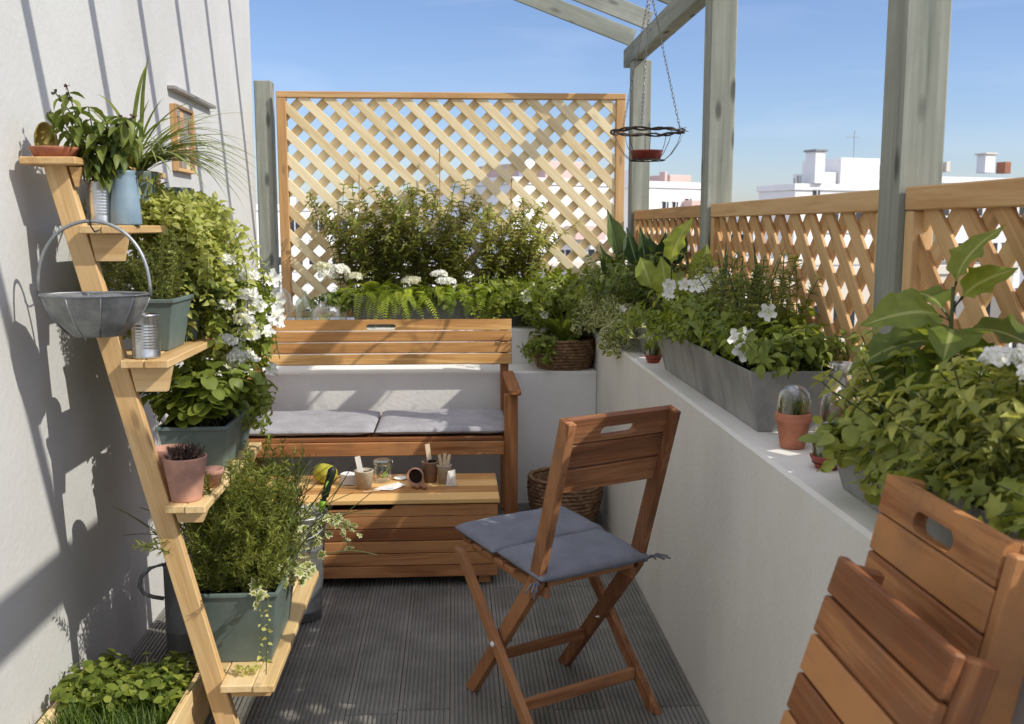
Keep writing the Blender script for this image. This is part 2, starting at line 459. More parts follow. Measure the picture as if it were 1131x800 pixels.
M['stem'] = plain('stem_green', (.10, .13, .04), rough=.6, bump=0)
M['stem_brown'] = plain('stem_brown', (.16, .10, .05), rough=.7, bump=.2)
M['cane'] = plain('cane', (.42, .26, .10), rough=.6, bump=.2)

# ------------------------------------------------------------------ leaves
def proto_blade(w, fold=.18, curl=.25, seg=None):
    n = len(w) - 1
    V = []; F = []; E = []
    for i, wi in enumerate(w):
        y = i / n; z = -curl * y * y
        V += [(-wi / 2, y, z + fold * wi), (0, y, z), (wi / 2, y, z + fold * wi)]
        E += [1, 0, 1]
    for i in range(n):
        a = 3 * i
        F += [(a, a + 1, a + 4, a + 3), (a + 1, a + 2, a + 5, a + 4)]
    return np.array(V, float), F, np.array(E, float)
P_OVATE = proto_blade([.05, .8, 1, .62, .04])
P_LANCE = proto_blade([.15, .9, 1, .55, .03], fold=.15, curl=.2)
P_NEEDLE = proto_blade([.6, 1, .1], fold=.1, curl=.1)
P_ROUND = proto_blade([.1, .95, 1.05, .9, .35], fold=.1, curl=.2)
def proto_big(w, fold, curl, wave, waves=3.0, n=14):
    V = []; F = []; E = []
    cols = [-1, -.72, -.4, -.12, 0, .12, .4, .72, 1]
    for i in range(n + 1):
        y = i / n; k = y * (len(w) - 1); a = int(min(k, len(w) - 2)); wi = w[a] + (w[a + 1] - w[a]) * (k - a)
        for c in cols:
            V.append((c * wi / 2, y + .03 * abs(c) * math.sin(y * 20), -curl * y * y + fold * wi * abs(c) ** 1.3 + wave * wi * c * c * math.sin(y * waves * 2 * math.pi + c * 1.5) - .012 * math.sin(y * 34 - abs(c) * 5) * abs(c)))
            E.append(abs(c))
    m_ = len(cols)
    for i in range(n):
        for j in range(m_ - 1):
            a = i * m_ + j; F.append((a, a + 1, a + m_ + 1, a + m_))
    return np.array(V, float), F, np.array(E, float)
P_BIG = proto_big([.05, .66, .97, 1.05, .9, .55, .01], .10, .65, .06)
P_PADDLE = proto_big([.05, .12, .7, 1, .95, .7, .3, .02], .22, .25, .03, 2.0)
def proto_ivy():
    out = [(0, .0), (-.30, .02), (-.52, .22), (-.30, .38), (-.44, .68), (-.18, .66), (0, 1.0), (.18, .66), (.44, .68), (.30, .38), (.52, .22), (.30, .02)]
    V = [(0, .36, .05)] + [(x, y, -.12 * (x * x + (y - .3) ** 2) * 2) for x, y in out]
    E = [0] + [1] * len(out)
    n = len(out)
    return np.array(V, float), [(0, 1 + (i + 1) % n, 1 + i) for i in range(n)], np.array(E, float)
P_IVY = proto_ivy()
def proto_flower(petals=5, cup=.25, ruff=.05, gap=.35):
    V = [(0, 0, -.12)]; E = [0]; F = []
    N = petals * 4
    for ring, (r, z) in enumerate(((.3, .0), (.72, cup * .6), (1.0, cup))):
        for k in range(N):
            a = 2 * PI * k / N
            rr = r * (1 - gap * (ring / 2) * (math.cos(petals * a) < -.9) - .06 * ring * (1 - math.cos(petals * a)) / 2)
            V.append((math.cos(a) * rr, math.sin(a) * rr, z - .12 + ruff * ring * math.sin(petals * 2 * a + ring)))
            E.append(ring / 2)
    for k in range(N):
        F.append((0, 1 + k, 1 + (k + 1) % N))
        for ring in range(2):
            a = 1 + ring * N
            F.append((a + k, a + N + k, a + N + (k + 1) % N, a + (k + 1) % N))
    return np.array(V, float), F, np.array(E, float)
P_FLOWER = proto_flower(5, .38, .07, .3)
P_FLORET = proto_flower(4, .15, .03, .3)

class LB:
    """many leaves in one mesh"""
    def __init__(self, xmin=None, xmax=None, zmin=None):
        self.V = []; self.F = []; self.T = []; self.E = []; self.n = 0
        self.xmin = xmin; self.xmax = xmax; self.zmin = zmin
    def add(self, P, pos, d, nrm, L, W=None, tint=None):
        V, F, E = P
        d = Vector(d)
        if d.length < 1e-6: d = Vector((0, 0, 1))
        d.normalize(); nrm = Vector(nrm)
        s = d.cross(nrm)
        if s.length < 1e-4: s = d.cross(Vector((.3, .7, .2)))
        s.normalize(); n = s.cross(d)
        if W is None: W = L * .5
        m = np.array([[*(s * W)], [*(d * L)], [*(n * L)]])
        v = V @ m + np.array(pos)
        if self.xmin is not None and v[:, 0].min() < self.xmin: return
        if self.xmax is not None and v[:, 0].max() > self.xmax: return
        if self.zmin is not None and v[:, 2].min() < self.zmin: return
        self.V.append(v); self.E.append(E)
        self.T.append(np.full(len(v), R.random() if tint is None else tint))
        b = self.n
        self.F += [tuple(b + i for i in f) for f in F]
        self.n += len(v)
    def strap(self, pts, w0, tint=None, tip=.05, fold=.15, prof=None):
        pts = [Vector(p) for p in pts]; n = len(pts); V = []; E = []
        if self.xmin is not None and min(p.x for p in pts) < self.xmin: return
        up = Vector((0, 0, 1)); ps = None
        for i, p in enumerate(pts):
            d = (pts[min(i + 1, n - 1)] - pts[max(i - 1, 0)]).normalized()
            s = d.cross(up)
            if s.length < .2: s = ps or Vector((math.cos(i), math.sin(i), 0))
            s.normalize()
            if ps is not None and s.dot(ps) < 0: s = -s
            ps = s
            t = i / (n - 1)
            w = w0 * (prof(t) if prof else (min(1, .5 + 2 * t) * (1 - max(0, (t - .5) * 2) ** 1.6) + tip))
            m = s.cross(d)
            V += [p - s * w / 2 + m * w * fold, p, p + s * w / 2 + m * w * fold]
            E += [1, 0, 1]
        b = self.n
        self.V.append(np.array([tuple(v) for v in V])); self.E.append(np.array(E, float))
        self.T.append(np.full(len(V), R.random() if tint is None else tint))
        for i in range(n - 1):
            a = b + 3 * i
            self.F += [(a, a + 1, a + 4, a + 3), (a + 1, a + 2, a + 5, a + 4)]
        self.n += len(V)
    def build(self, name, mat, parent=None):
        me = bpy.data.meshes.new(name)
        if not self.V:
            self.add((P_OVATE), (0, 0, 0), (0, 1, 0), (0, 0, 1), .001)
        me.from_pydata(np.concatenate(self.V).tolist(), [], self.F)
        a = me.attributes.new('lv', 'FLOAT', 'POINT'); a.data.foreach_set('value', np.concatenate(self.T).astype(np.float32))
        a = me.attributes.new('le', 'FLOAT', 'POINT'); a.data.foreach_set('value', np.concatenate(self.E).astype(np.float32))
        me.polygons.foreach_set('use_smooth', np.ones(len(me.polygons), dtype=bool))
        me.materials.append(mat); me.update()
        o = bpy.data.objects.new(name, me); COL.objects.link(o)
        if parent is not None: o.parent = parent
        return o

def rv(s=1.0):
    return Vector((R.uniform(-s, s), R.uniform(-s, s), R.uniform(-s, s)))
def path(p, d, L, droop=0.0, step=.02, wig=.15):
    p = Vector(p); d = Vector(d).normalized(); pts = [p.copy()]
    for i in range(max(2, int(L / step))):
        d = (d + Vector((0, 0, -droop * step * 10)) + rv(wig)).normalized()
        p = p + d * step; pts.append(p.copy())
    return pts

def leafy(lb, sb, pts, P, L, W, every=.02, per=2, out=.9, updir=.3, r=.0015, start=.1, sag=0.0, tint=None):
    """leaves along a stem"""
    n = len(pts); acc = 0; nxt = start * (pts[-1] - pts[0]).length
    ph = R.uniform(0, 6)
    for i in range(1, n):
        d = pts[i] - pts[i - 1]; l = d.length; acc += l
        while acc > nxt:
            nxt += every * R.uniform(.7, 1.3)
            p = pts[i]
            dd, s, m = frame_from(d)
            for k in range(per):
                a = ph + 2 * PI * k / per + R.uniform(-.5, .5)
                o = s * math.cos(a) + m * math.sin(a)
                ld = (o * out + dd * updir + Vector((0, 0, -sag)) + rv(.25)).normalized()
                nm = (dd * .6 + Vector((0, 0, 1)) + rv(.35)).normalized()
                f = R.uniform(.6, 1.15)
                lb.add(P, p, ld, nm, L * f, W * f, None if tint is None else min(1, max(0, tint + R.uniform(-.3, .3))))
            ph += 2.4
    if sb is not None: sb.tube(pts[::2] + ([pts[-1]] if len(pts) % 2 == 0 else []), r, 4, cap=False)

def rnd_in(x0, x1, y0, y1, z):
    return Vector((R.uniform(x0, x1), R.uniform(y0, y1), z))

def plant(name, loc, label, cat, group=None):
    return empty(name, loc, label, cat, group)

def flowers(root, pts, r, mat='petal', name='flower', eye=True):
    """each bloom a mesh of its own under the plant (shared data)"""
    base = None
    for (p, d) in pts:
        if base is None:
            lb = LB(); lb.add(P_FLOWER, (0, 0, 0), (0, 1, 0), (0, 0, 1), r, r); lb.add(P_FLOWER, (0, 0, -.1 * r), (1, .4, 0), (0, 0, 1), r * .35, r * .35, .1)
            o = lb.build(name, M[mat], root); base = o
        else:
            o = base.copy(); COL.objects.link(o); o.parent = root
        o.location = Vector(p) - root.location
        q = Vector((0, 0, 1)).rotation_difference(Vector(d).normalized())
        o.rotation_mode = 'QUATERNION'; o.rotation_quaternion = q @ Matrix.Rotation(R.uniform(0, 6), 4, 'Z').to_quaternion()
        s = R.uniform(.8, 1.15); o.scale = (s, s, s * R.uniform(.8, 1.3))

def cluster(root, c, r, n=70, fr=.010, name='flower_cluster', mat='petal', flat=.6):
    c = Vector(c) - root.location
    lb = LB()
    for i in range(n):
        v = rv(1)
        if v.length < .2: continue
        v.normalize(); v.z = abs(v.z) * .9 + .05
        p = c + Vector((v.x * r, v.y * r, v.z * r * flat)) * R.uniform(.82, 1.05)
        lb.add(P_FLORET, p, rv(1), (v + rv(.4)), fr * R.uniform(.7, 1.2), fr)
    return lb.build(name, M[mat], root)

# ground builder of roots: foliage in world coordinates -> make child local by subtracting root location
def shift(o, root):
    me = o.data
    n = len(me.vertices); a = np.empty(n * 3, dtype=np.float32)
    me.vertices.foreach_get('co', a); a = a.reshape(-1, 3) - np.array(root.location, dtype=np.float32)
    if root.rotation_euler.z:
        c, s = math.cos(-root.rotation_euler.z), math.sin(-root.rotation_euler.z)
        a = np.stack([a[:, 0] * c - a[:, 1] * s, a[:, 0] * s + a[:, 1] * c, a[:, 2]], 1)
    me.vertices.foreach_set('co', a.astype(np.float32).ravel()); me.update()
    return o
def part(name, mb, mat, root, label=None):
    o = shift(mb.build(name, M[mat] if isinstance(mat, str) else mat, root), root)
    if label: o['label'] = label
    return o
def whole(name, mb, mat, label, cat, group=None):
    """a thing that is a single mesh; origin moved to its base centre"""
    a = np.concatenate([np.array(v).reshape(-1, 3) for v in mb.V]) if isinstance(mb, LB) else np.array(mb.v)
    c = Vector(((a[:, 0].min() + a[:, 0].max()) / 2, (a[:, 1].min() + a[:, 1].max()) / 2, a[:, 2].min()))
    o = mb.build(name, M[mat] if isinstance(mat, str) else mat)
    o.location = c
    shift(o, o)
    return tag(o, label, cat, group)

# ================================================================== SETTING
WX = -1.045          # left wall plane
PX = .692            # parapet inner face
PT = .838            # parapet top
BY = 5.42            # back trellis plane
m, nt, b, out = newmat('deck_composite')
at = nd(nt, 'ShaderNodeAttribute', attribute_name='tint'); tc = nd(nt, 'ShaderNodeNewGeometry')
n1 = nd(nt, 'ShaderNodeTexNoise', i_Scale=5.0, i_Detail=8.0, i_Roughness=.7); nt.links.new(tc.outputs['Position'], n1.inputs['Vector'])
ad = nd(nt, 'ShaderNodeMath', operation='MULTIPLY_ADD'); ad.inputs[1].default_value = .18
nt.links.new(at.outputs['Fac'], ad.inputs[0]); nt.links.new(n1.outputs['Fac'], ad.inputs[2])
rp = ramp(nt, [(.3, (.11, .103, .088)), (.6, (.19, .182, .16)), (.9, (.29, .28, .25))]); nt.links.new(ad.outputs[0], rp.inputs[0])
nt.links.new(rp.outputs[0], b.inputs['Base Color']); b.inputs['Roughness'].default_value = .62; b.inputs['Specular IOR Level'].default_value = .35
n2 = nd(nt, 'ShaderNodeTexNoise', i_Scale=220.0, i_Detail=3.0); nt.links.new(tc.outputs['Position'], n2.inputs['Vector'])
bumpto(nt, b, n2.outputs['Fac'], .35, .002)
M['deck'] = m

# terrace floor: ribbed boards running away from the camera
mb = MB()
x = WX + .003; bw = .146; k = 0
while x < PX - .01:
    x1 = min(x + bw - .0012, PX - .003)
    cuts = [-1.2, 2.66 - .02 * (k % 2) if k % 3 != 1 else 1.5, 4.4 if k % 2 else 3.6, 5.0]
    for y0, y1 in zip(cuts[:-1], cuts[1:]):
        tint = R.random()
        mb.box(x, x1, y0 + .0015, y1 - .0015, -.022, -.0055, 'y', .0008, tint)
        nr = int((x1 - x) / .0125)
        if nr < 1: continue
        pit = (x1 - x) / nr
        for r in range(nr):
            xa = x + pit * r + (.0006 if r else 0); xb = xa + pit * (.58 if 0 < r < nr - 1 else .9)
            mb.box(xa, min(xb, x1 - .0005), y0 + .003, y1 - .003, -.0068, 0.0, 'y', .0009, tint)
    x += bw; k += 1
fl = mb.build('terrace_floor', M['deck']); tag(fl, kind='structure')

mb = MB(); mb.box(WX - .35, 1.34, -1.3, 5.9, -.35, -.024, 'y', .004)
tag(mb.build('terrace_slab', M['parapet']), kind='structure')

g = MB(); g.poly([(-3000, -3000, -15), (3000, -3000, -15), (3000, 3000, -15), (-3000, 3000, -15)], [(0, 1, 2, 3)])
tag(g.build('city_ground', M['city_ground']), kind='structure')
g = MB(); g.box(WX - .3, 1.3, -1.25, 5.85, -15, -.36, 'x', .01)
whole('terrace_building', g, 'white_paint', 'plain white storeys of the building below the terrace floor', 'building')

# left wall
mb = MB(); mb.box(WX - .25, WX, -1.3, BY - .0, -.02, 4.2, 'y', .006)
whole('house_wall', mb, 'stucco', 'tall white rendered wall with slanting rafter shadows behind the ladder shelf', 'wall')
# parapet
mb = MB(); mb.box(PX, 1.26, -1.3, 5.8, -.023, PT, 'y', .008)
whole('parapet_wall', mb, 'parapet', 'waist-high pale grey parapet wall under the planters along the right side', 'wall')
# back bench-height step + upper tier
mb = MB(); mb.box(WX + .001, PX - .001, 4.76, 5.035, -.023, .652, 'x', .006)
whole('low_ledge', mb, 'ledge_white', 'low white rendered ledge behind the bench, carrying the round wicker planter', 'ledge')
mb = MB(); mb.box(WX + .001, PX - .001, 5.037, 5.8, -.023, .832, 'x', .006)
whole('back_wall', mb, 'ledge_white', 'raised white rendered wall under the long grey trough and big trellis', 'wall')

# ------------------------------------------------------------------ pergola
pg = empty('pergola', (1.0, 3.0, PT), 'weathered grey-green wooden pergola with posts standing on the parapet', 'pergola')
def post(y, top, x0=.965, x1=1.065):
    mb = MB(); mb.box(x0, x1, y, y + .1, PT + .001, top, 'z', .004)
    part('post', mb, 'grey_wood', pg)
for y in (5.44, 3.80, 2.145, .49): post(y, 2.231)
mb = MB(); mb.box(.962, 1.03, -1.1, 5.74, 2.233, 2.333, 'y', .004); part('beam', mb, 'grey_wood', pg)
mb = MB(); mb.box(WX + .001, WX + .05, -1.1, 5.74, 3.02, 3.20, 'y', .004); part('wall_plate', mb, 'grey_wood', pg)
SL = .37
for y in [5.69, 5.215] + [4.65 - .505 * i for i in range(12)]:
    mb = MB()
    p0 = Vector((1.01, y, 2.3355 + .050)); p1 = Vector((WX + .052, y, 2.3355 + .050 + SL * (1.01 - WX - .052)))
    mb.bar(p0, p1, .092, .018, (0, 0, 1), .002)
    part('rafter', mb, 'grey_wood', pg)
mb = MB(); mb.box(-1.043, -.955, BY + .03, BY + .13, PT - .004, 2.11, 'z', .004)
whole('trellis_post', mb, 'grey_wood', 'short weathered grey post in the back left corner beside the wall', 'post')

# ------------------------------------------------------------------ trellises
def lattice(mb, o, U, V, N, w, h, pitch, sw, th, flip=False):
    """diagonal slats in rectangle w x h at o along U,V ; two layers along N"""
    o = Vector(o); U = Vector(U); V = Vector(V); N = Vector(N)
    for layer, sg in (((0, 1), (1, -1)) if flip else ((0, -1), (1, 1))):
        q = pitch * math.sqrt(2); c = -w - h; k = 0
        while c < w + h:
            # line v = sg*u + c'
            pts = []
            cc = c + (.5 * q if layer else 0)
            cand = []
            for u in (0, w):
                v = sg * u + cc
                if -1e-6 <= v <= h + 1e-6: cand.append((u, v))
            for v in (0, h):
                u = (v - cc) / sg
                if -1e-6 <= u <= w + 1e-6: cand.append((u, v))
            if len(cand) >= 2:
                a = max(((p, r_) for p in cand for r_ in cand), key=lambda t: (t[0][0] - t[1][0]) ** 2 + (t[0][1] - t[1][1]) ** 2)
                (u0, v0), (u1, v1) = a
                if math.hypot(u0 - u1, v0 - v1) > sw * .8:
                    P0 = o + U * u0 + V * v0 + N * (th * (layer - .5)); P1 = o + U * u1 + V * v1 + N * (th * (layer - .5))
                    dd = (P1 - P0).normalized()
                    mb.bar(P0 - dd * .008, P1 + dd * .008, sw * R.uniform(.96, 1.04), th * .96, U, .0015)
            c += q
# back panel
TX0, TX1, TZ0, TZ1 = -.925, .925, .86, 2.052
t = empty('trellis', (0, BY + .03, TZ0), 'large pale wooden lattice trellis panel standing behind the back trough', 'trellis', 'wooden lattice trellis panels')
mb = MB(); lattice(mb, (TX0 + .035, BY + .03, TZ0 + .03), (1, 0, 0), (0, 0, 1), (0, 1, 0), TX1 - TX0 - .07, TZ1 - TZ0 - .06, .0945, .046, .019)
part('lattice', mb, 'lattice_wood', t)
mb = MB(); mb.box(TX0, TX1, BY, BY + .05, TZ1 - .032, TZ1, 'x', .003); part('top_rail', mb, 'trellis_wood', t)
mb = MB(); mb.box(TX0, TX1, BY, BY + .05, TZ0, TZ0 + .032, 'x', .003); part('bottom_rail', mb, 'trellis_wood', t)
for xa in (TX0, TX1 - .05):
    mb = MB(); mb.box(xa, xa + .05, BY + .001, BY + .049, TZ0 + .0335, TZ1 - .0335, 'z', .003); part('stile', mb, 'trellis_wood', t)
# side panels
for (y0, y1, lab) in ((3.905, 5.435, 'farthest low trellis panel on the parapet, between the two far pergola posts'),
                      (2.25, 3.795, 'middle low trellis panel on the parapet, behind the slate planter of white petunias'),
                      (.60, 2.14, 'nearest low trellis panel on the parapet, at the right edge behind the big leaves')):
    t = empty('trellis', (1.0, (y0 + y1) / 2, PT), lab, 'trellis', 'wooden lattice trellis panels')
    mb = MB(); lattice(mb, (1.005, y0 + .03, PT + .045), (0, 1, 0), (0, 0, 1), (1, 0, 0), y1 - y0 - .06, 1.434 - PT - .09, .0945, .046, .010, True)
    part('lattice', mb, 'trellis_wood', t)
    mb = MB(); mb.box(.98, 1.03, y0, y1, 1.384, 1.434, 'y', .003); part('top_rail', mb, 'trellis_wood', t)
    mb = MB(); mb.box(.98, 1.03, y0, y1, PT + .001, PT + .05, 'y', .003); part('bottom_rail', mb, 'trellis_wood', t)
    for ya in (y0, y1 - .04):
        mb = MB(); mb.box(.981, 1.029, ya + .001, ya + .039, PT + .0515, 1.3825, 'z', .003); part('stile', mb, 'trellis_wood', t)

# ------------------------------------------------------------------ city
def building(x0, x1, y, d, top, label, wall='white_paint', wins=(), roof='roof_grey', bits=(), group='white apartment buildings beyond the terrace', rot=.55):
    t = empty('apartment_building', ((x0 + x1) / 2, y, -15), label, 'building', group)
    mb = MB(); mb.box(x0, x1, y, y + d, -15, top, 'x', .02); part('wall', mb, wall, t)
    mb = MB()
    for (a, b_, c, e) in ((x0 - .1, x1 + .1, y - .1, y + .12), (x0 - .1, x1 + .1, y + d - .12, y + d + .1), (x0 - .1, x0 + .12, y + .13, y + d - .13), (x1 - .12, x1 + .1, y + .13, y + d - .13)):
        mb.box(a, b_, c, e, top + .003, top + .38, 'x', .02)
    part('roof_parapet', mb, wall, t)
    mb = MB(); mb.box(x0 + .13, x1 - .13, y + .14, y + d - .14, top + .003, top + .06, 'x', .01); part('roof', mb, roof, t)
    for (wx, wz, ww, wh) in wins:
        mb = MB(); mb.box(wx - ww / 2, wx + ww / 2, y - .03, y + .03, wz, wz + wh, 'x', .01)
        w = part('window', mb, 'dark_glass', t)
        mb = MB()
        for (a, b_, c, e) in ((wx - ww / 2 - .08, wx + ww / 2 + .08, wz - .14, wz - .003), (wx - ww / 2 - .06, wx + ww / 2 + .06, wz + wh + .003, wz + wh + .08), (wx - .03, wx + .03, wz + .003, wz + wh - .003)):
            mb.box(a, b_, y - .10, y - .032, c, e, 'x', .01)
        fr = mb.build('frame', M[wall], w); shift(fr, t)
    for kind, args in bits:
        x0_, x1_, y0_, y1_, z0_, z1_, mt = args
        mb = MB(); mb.box(x0_, x1_, y0_, y1_, z0_, z1_, 'x', .02)
        part(kind, mb, mt, t)
    t.rotation_euler.z = rot
    return t
def grid(x0, x1, z0, z1, nx, nz, w, h):
    return [(x0 + (x1 - x0) * (i + .5) / nx, z0 + (z1 - z0) * (j + .5) / nz, w * R.choice((1, 1, 1.3)), h) for i in range(nx) for j in range(nz)]
# pale pinkish building seen between the two far posts (y about 60 m)
building(10.6, 15.6, 60, 7, 3.6, 'pale building with a small pink balcony between the two far pergola posts', 'white_paint',
         [(12.6, 1.9, .5, .9), (13.4, 1.9, .45, .9), (14.5, 1.7, .5, 1.3)] + grid(10.8, 15.4, -9, 0, 4, 3, .9, 1.3),
         bits=[('stair_tower', (10.75, 11.4, 60.2, 62, 3.66, 4.7, 'white_paint')), ('chimney', (12.8, 13.0, 60.3, 60.8, 3.66, 4.6, 'pink_paint')),
               ('roof_room', (13.5, 15.3, 60.6, 66, 3.66, 4.45, 'pink_paint')), ('balcony', (14.0, 15.2, 59.2, 59.95, 2.0, 2.9, 'pink_paint'))])
building(2.6, 9.7, 56, 11, 3.6, 'white building seen through the right half of the back trellis', 'white_paint',
         grid(2.9, 9.5, -9, 0.4, 3, 3, .9, 1.2), bits=[('roof_room', (5.6, 8.3, 57, 64, 3.66, 5.0, 'pink_paint')), ('chimney', (4.2, 4.9, 57, 57.6, 3.66, 5.0, 'white_paint')), ('balcony', (6.2, 8.4, 55, 55.95, .6, 1.4, 'pink_paint'))])
building(-5.2, 2.2, 72, 12, 2.3, 'white building seen low through the middle of the back trellis', 'cream_paint',
         grid(-5, 2, -8, 1.8, 5, 4, .9, 1.3), 'roof_tile', bits=[('chimney', (-3.2, -2.6, 74, 74.6, 2.36, 3.3, 'white_paint')), ('stair_tower', (-.5, .9, 75, 78, 2.36, 3.9, 'white_paint'))])
building(-15, -5.6, 64, 12, 2.3, 'white building seen low through the left end of the back trellis', 'white_paint',
         grid(-14, -6, -8, 1.8, 5, 4, 1.0, 1.3), bits=[('chimney', (-9.5, -9, 66, 66.6, 2.36, 3.2, 'white_paint'))])
building(16.5, 27.5, 70, 12, .9, 'long low white building just above the middle trellis rail', 'white_paint',
         grid(17, 27, -8, 1.0, 7, 3, 1.0, 1.3), bits=[('chimney', (19.5, 20.0, 72, 72.5, .96, 2.2, 'white_paint')), ('roof_room', (22, 25, 73, 77, .96, 2.0, 'white_paint'))], rot=.2)
building(19.4, 26.3, 58, 3.5, 3.4, 'white stepped building with a tall square chimney left of the thick near post', 'white_paint',
         grid(21.4, 26, -8, 2.4, 4, 4, .9, 1.3) + [(20.9, 2.4, .5, 1.0)],
         bits=[('chimney', (20.5, 21.2, 57.7, 58.6, 3.79, 5.6, 'white_paint')), ('chimney_cap', (20.4, 21.3, 57.6, 58.7, 5.603, 5.72, 'roof_grey')),
               ('roof_room', (22.9, 25.8, 58.4, 62, 3.79, 5.35, 'white_paint')),
               ('vent', (19.6, 19.75, 58.3, 58.45, 3.79, 4.1, 'roof_grey')), ('vent', (19.85, 20.05, 58.3, 58.5, 3.79, 4.25, 'roof_grey')),
               ('roof_room', (21.5, 22.8, 58.6, 61, 3.79, 4.5, 'white_paint')),
               ('aerial', (24.30, 24.34, 59, 59.04, 5.36, 7.0, 'roof_grey')), ('aerial', (23.8, 24.8, 59.05, 59.08, 6.6, 6.63, 'roof_grey'))], rot=.32)
building(26.9, 38.5, 60, 5, 3.9, 'wide white building right of the thick near post', 'white_paint',
         grid(27, 38, -8, 3.4, 8, 4, 1.0, 1.2),
         bits=[('chimney', (32.6, 33.4, 60.3, 61, 4.6, 5.7, 'white_paint')), ('chimney_cap', (32.5, 33.5, 60.2, 61.1, 5.703, 5.8, 'cream_paint')), ('roof_room', (27.2, 29.4, 60.5, 64, 4.6, 5.1, 'roof_grey')),
               ('chimney', (34.2, 34.7, 60.3, 61, 4.6, 5.3, 'roof_tile')), ('chimney', (29.6, 29.9, 60.3, 61, 4.6, 5.2, 'cream_paint'))], rot=.3)
building(39.5, 62, 62, 14, 3.0, 'farthest right white building beyond the near trellis', 'white_paint', grid(40, 61, -8, 2.4, 12, 4, 1.0, 1.2), rot=.3)
building(5, 24, 38, 9, -.6, 'broad low cream building nearest the terrace, below the parapet trellis', 'cream_paint', grid(6, 23, -9, -1, 10, 2, 1.0, 1.3), 'roof_grey', rot=.3)
building(25, 52, 34, 9, .3, 'broad low white building nearest the terrace on the right', 'white_paint', grid(26, 51, -9, -.5, 14, 2, 1.0, 1.3), 'roof_grey', rot=.3)
building(-22, 3.5, 42, 9, -1.0, 'broad low white building nearest the terrace behind the big trellis', 'white_paint', grid(-21, 3, -9, -1.6, 12, 2, 1.0, 1.3), 'roof_grey', rot=.3)

# ================================================================== FURNITURE
# ---- garden bench
bx0, bx1 = -.965, .272
t = empty('garden_bench', ((bx0 + bx1) / 2, 4.4, 0), 'reddish slatted wooden garden bench with two grey cushions against the white ledge', 'bench')
def byk(z): return 4.655 + (z - .45) * .16        # backrest lean
zs = [(.700, .750), (.7535, .8035), (.807, .857), (.8605, .912)]
nrm = Vector((0, -1, .16)).normalized(); upv = Vector((0, .16, 1)).normalized()
for i, (a, c) in enumerate(zs):
    mb = MB(); zc = (a + c) / 2
    cc = ((bx0 + bx1) / 2, byk(zc), zc)
    if i == 3: 
        slot_plank(mb, cc, (1, 0, 0), upv, -nrm, bx1 - bx0, (c - a) * 1.0, .02, .14, .026, -.009, .0)
    else:
        mb.obox(cc, (1, 0, 0), upv, nrm, bx1 - bx0, (c - a) * 1.0, .02, .003)
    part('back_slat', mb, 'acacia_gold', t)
for xc in (bx0 + .035, bx1 - .035):
    mb = MB(); mb.bar((xc, byk(.38) + .033, .38), (xc, byk(.905) + .033, .905), .045, .038, (0, 1, 0), .004)
    mb.bar((xc, 4.675, .0), (xc, byk(.38) + .033, .385), .05, .04, (0, 1, 0), .004); part('back_post', mb, 'acacia', t)
    s = 1 if xc > 0 else -1
    mb = MB(); mb.box(xc - .028, xc + .028, 4.135, 4.185, 0, .645, 'z', .004); part('leg', mb, 'acacia', t)
    mb = MB(); mb.box(xc - .022 + .012 * s, xc + .040 * 1 + .0 * s, 4.10, 4.665, .647, .672, 'y', .005); part('armrest', mb, 'acacia', t)
    mb = MB(); mb.box(xc - .015, xc + .015, 4.187, 4.655, .385, .44, 'y', .003); part('side_rail', mb, 'acacia', t)
for ya in (4.150, 4.238, 4.326, 4.414, 4.502, 4.590):
    mb = MB(); mb.box(bx0 + .065, bx1 - .065, ya, ya + .08, .446, .464, 'x', .003); part('seat_slat', mb, 'acacia', t)
mb = MB(); mb.box(bx0 + .063, bx1 - .063, 4.147, 4.172, .385, .4445, 'x', .003); part('front_rail', mb, 'acacia', t)
mb = MB(); mb.box(bx0 + .063, bx1 - .063, 4.60, 4.625, .385, .4445, 'x', .003); part('back_rail', mb, 'acacia', t)

# bench cushions
for (xa, xb, lab) in ((-.905, -.345, 'left flat grey cushion on the garden bench'), (-.338, .224, 'right flat grey cushion on the garden bench')):
    tt = empty('seat_cushion', ((xa + xb) / 2, 4.37, .465), lab, 'cushion', 'grey seat cushions on the bench')
    mb = MB(); pad(mb, ((xa + xb) / 2, 4.385, .487), (1, 0, 0), (0, 1, 0), (0, 0, 1), xb - xa, .46, .038, 26, .002, 10); part('pad', mb, 'cushion_light', tt)
    mb = MB(); mb.tube([(xa + .012, 4.158, .487), (xb - .012, 4.158, .487)], .0028, 6); part('piping', mb, 'cushion_light', tt)

# ---- storage chest used as a low table
cx0, cx1, cy0, cy1 = -.86, .165, 3.63, 4.02
t = empty('storage_chest', ((cx0 + cx1) / 2, (cy0 + cy1) / 2, 0), 'low reddish wooden storage chest in front of the bench, used as a table', 'chest')
lid = MB(); n = 4; w = (cy1 - cy0 + .0) / n
for i in range(n):
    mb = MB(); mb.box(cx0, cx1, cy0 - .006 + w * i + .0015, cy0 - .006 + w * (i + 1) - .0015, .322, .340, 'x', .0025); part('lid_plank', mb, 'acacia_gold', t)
zb = [.035, .082, .130, .178, .226, .274, .3185]
for i in range(6):
    mb = MB()
    if i < 5: mb.box(cx0 + .008, cx1 - .008, cy0 + .002, cy0 + .02, zb[i] + .0012, zb[i + 1] - .0012, 'x', .0025)
    else:
        # top board with a long finger recess below the lid
        zt = zb[6] - .0012; zl = zb[5] + .0012; a, c = -.60, -.245; dp = .018
        o = [(cx0 + .008, zl), (cx1 - .008, zl), (cx1 - .008, zt), (c + .02, zt), (c, zt - dp), (a, zt - dp), (a - .02, zt), (cx0 + .008, zt)]
        mb.prism([(x, cy0 + .002, z) for x, z in o], (0, .018, 0))
    part('front_board', mb, 'acacia', t)
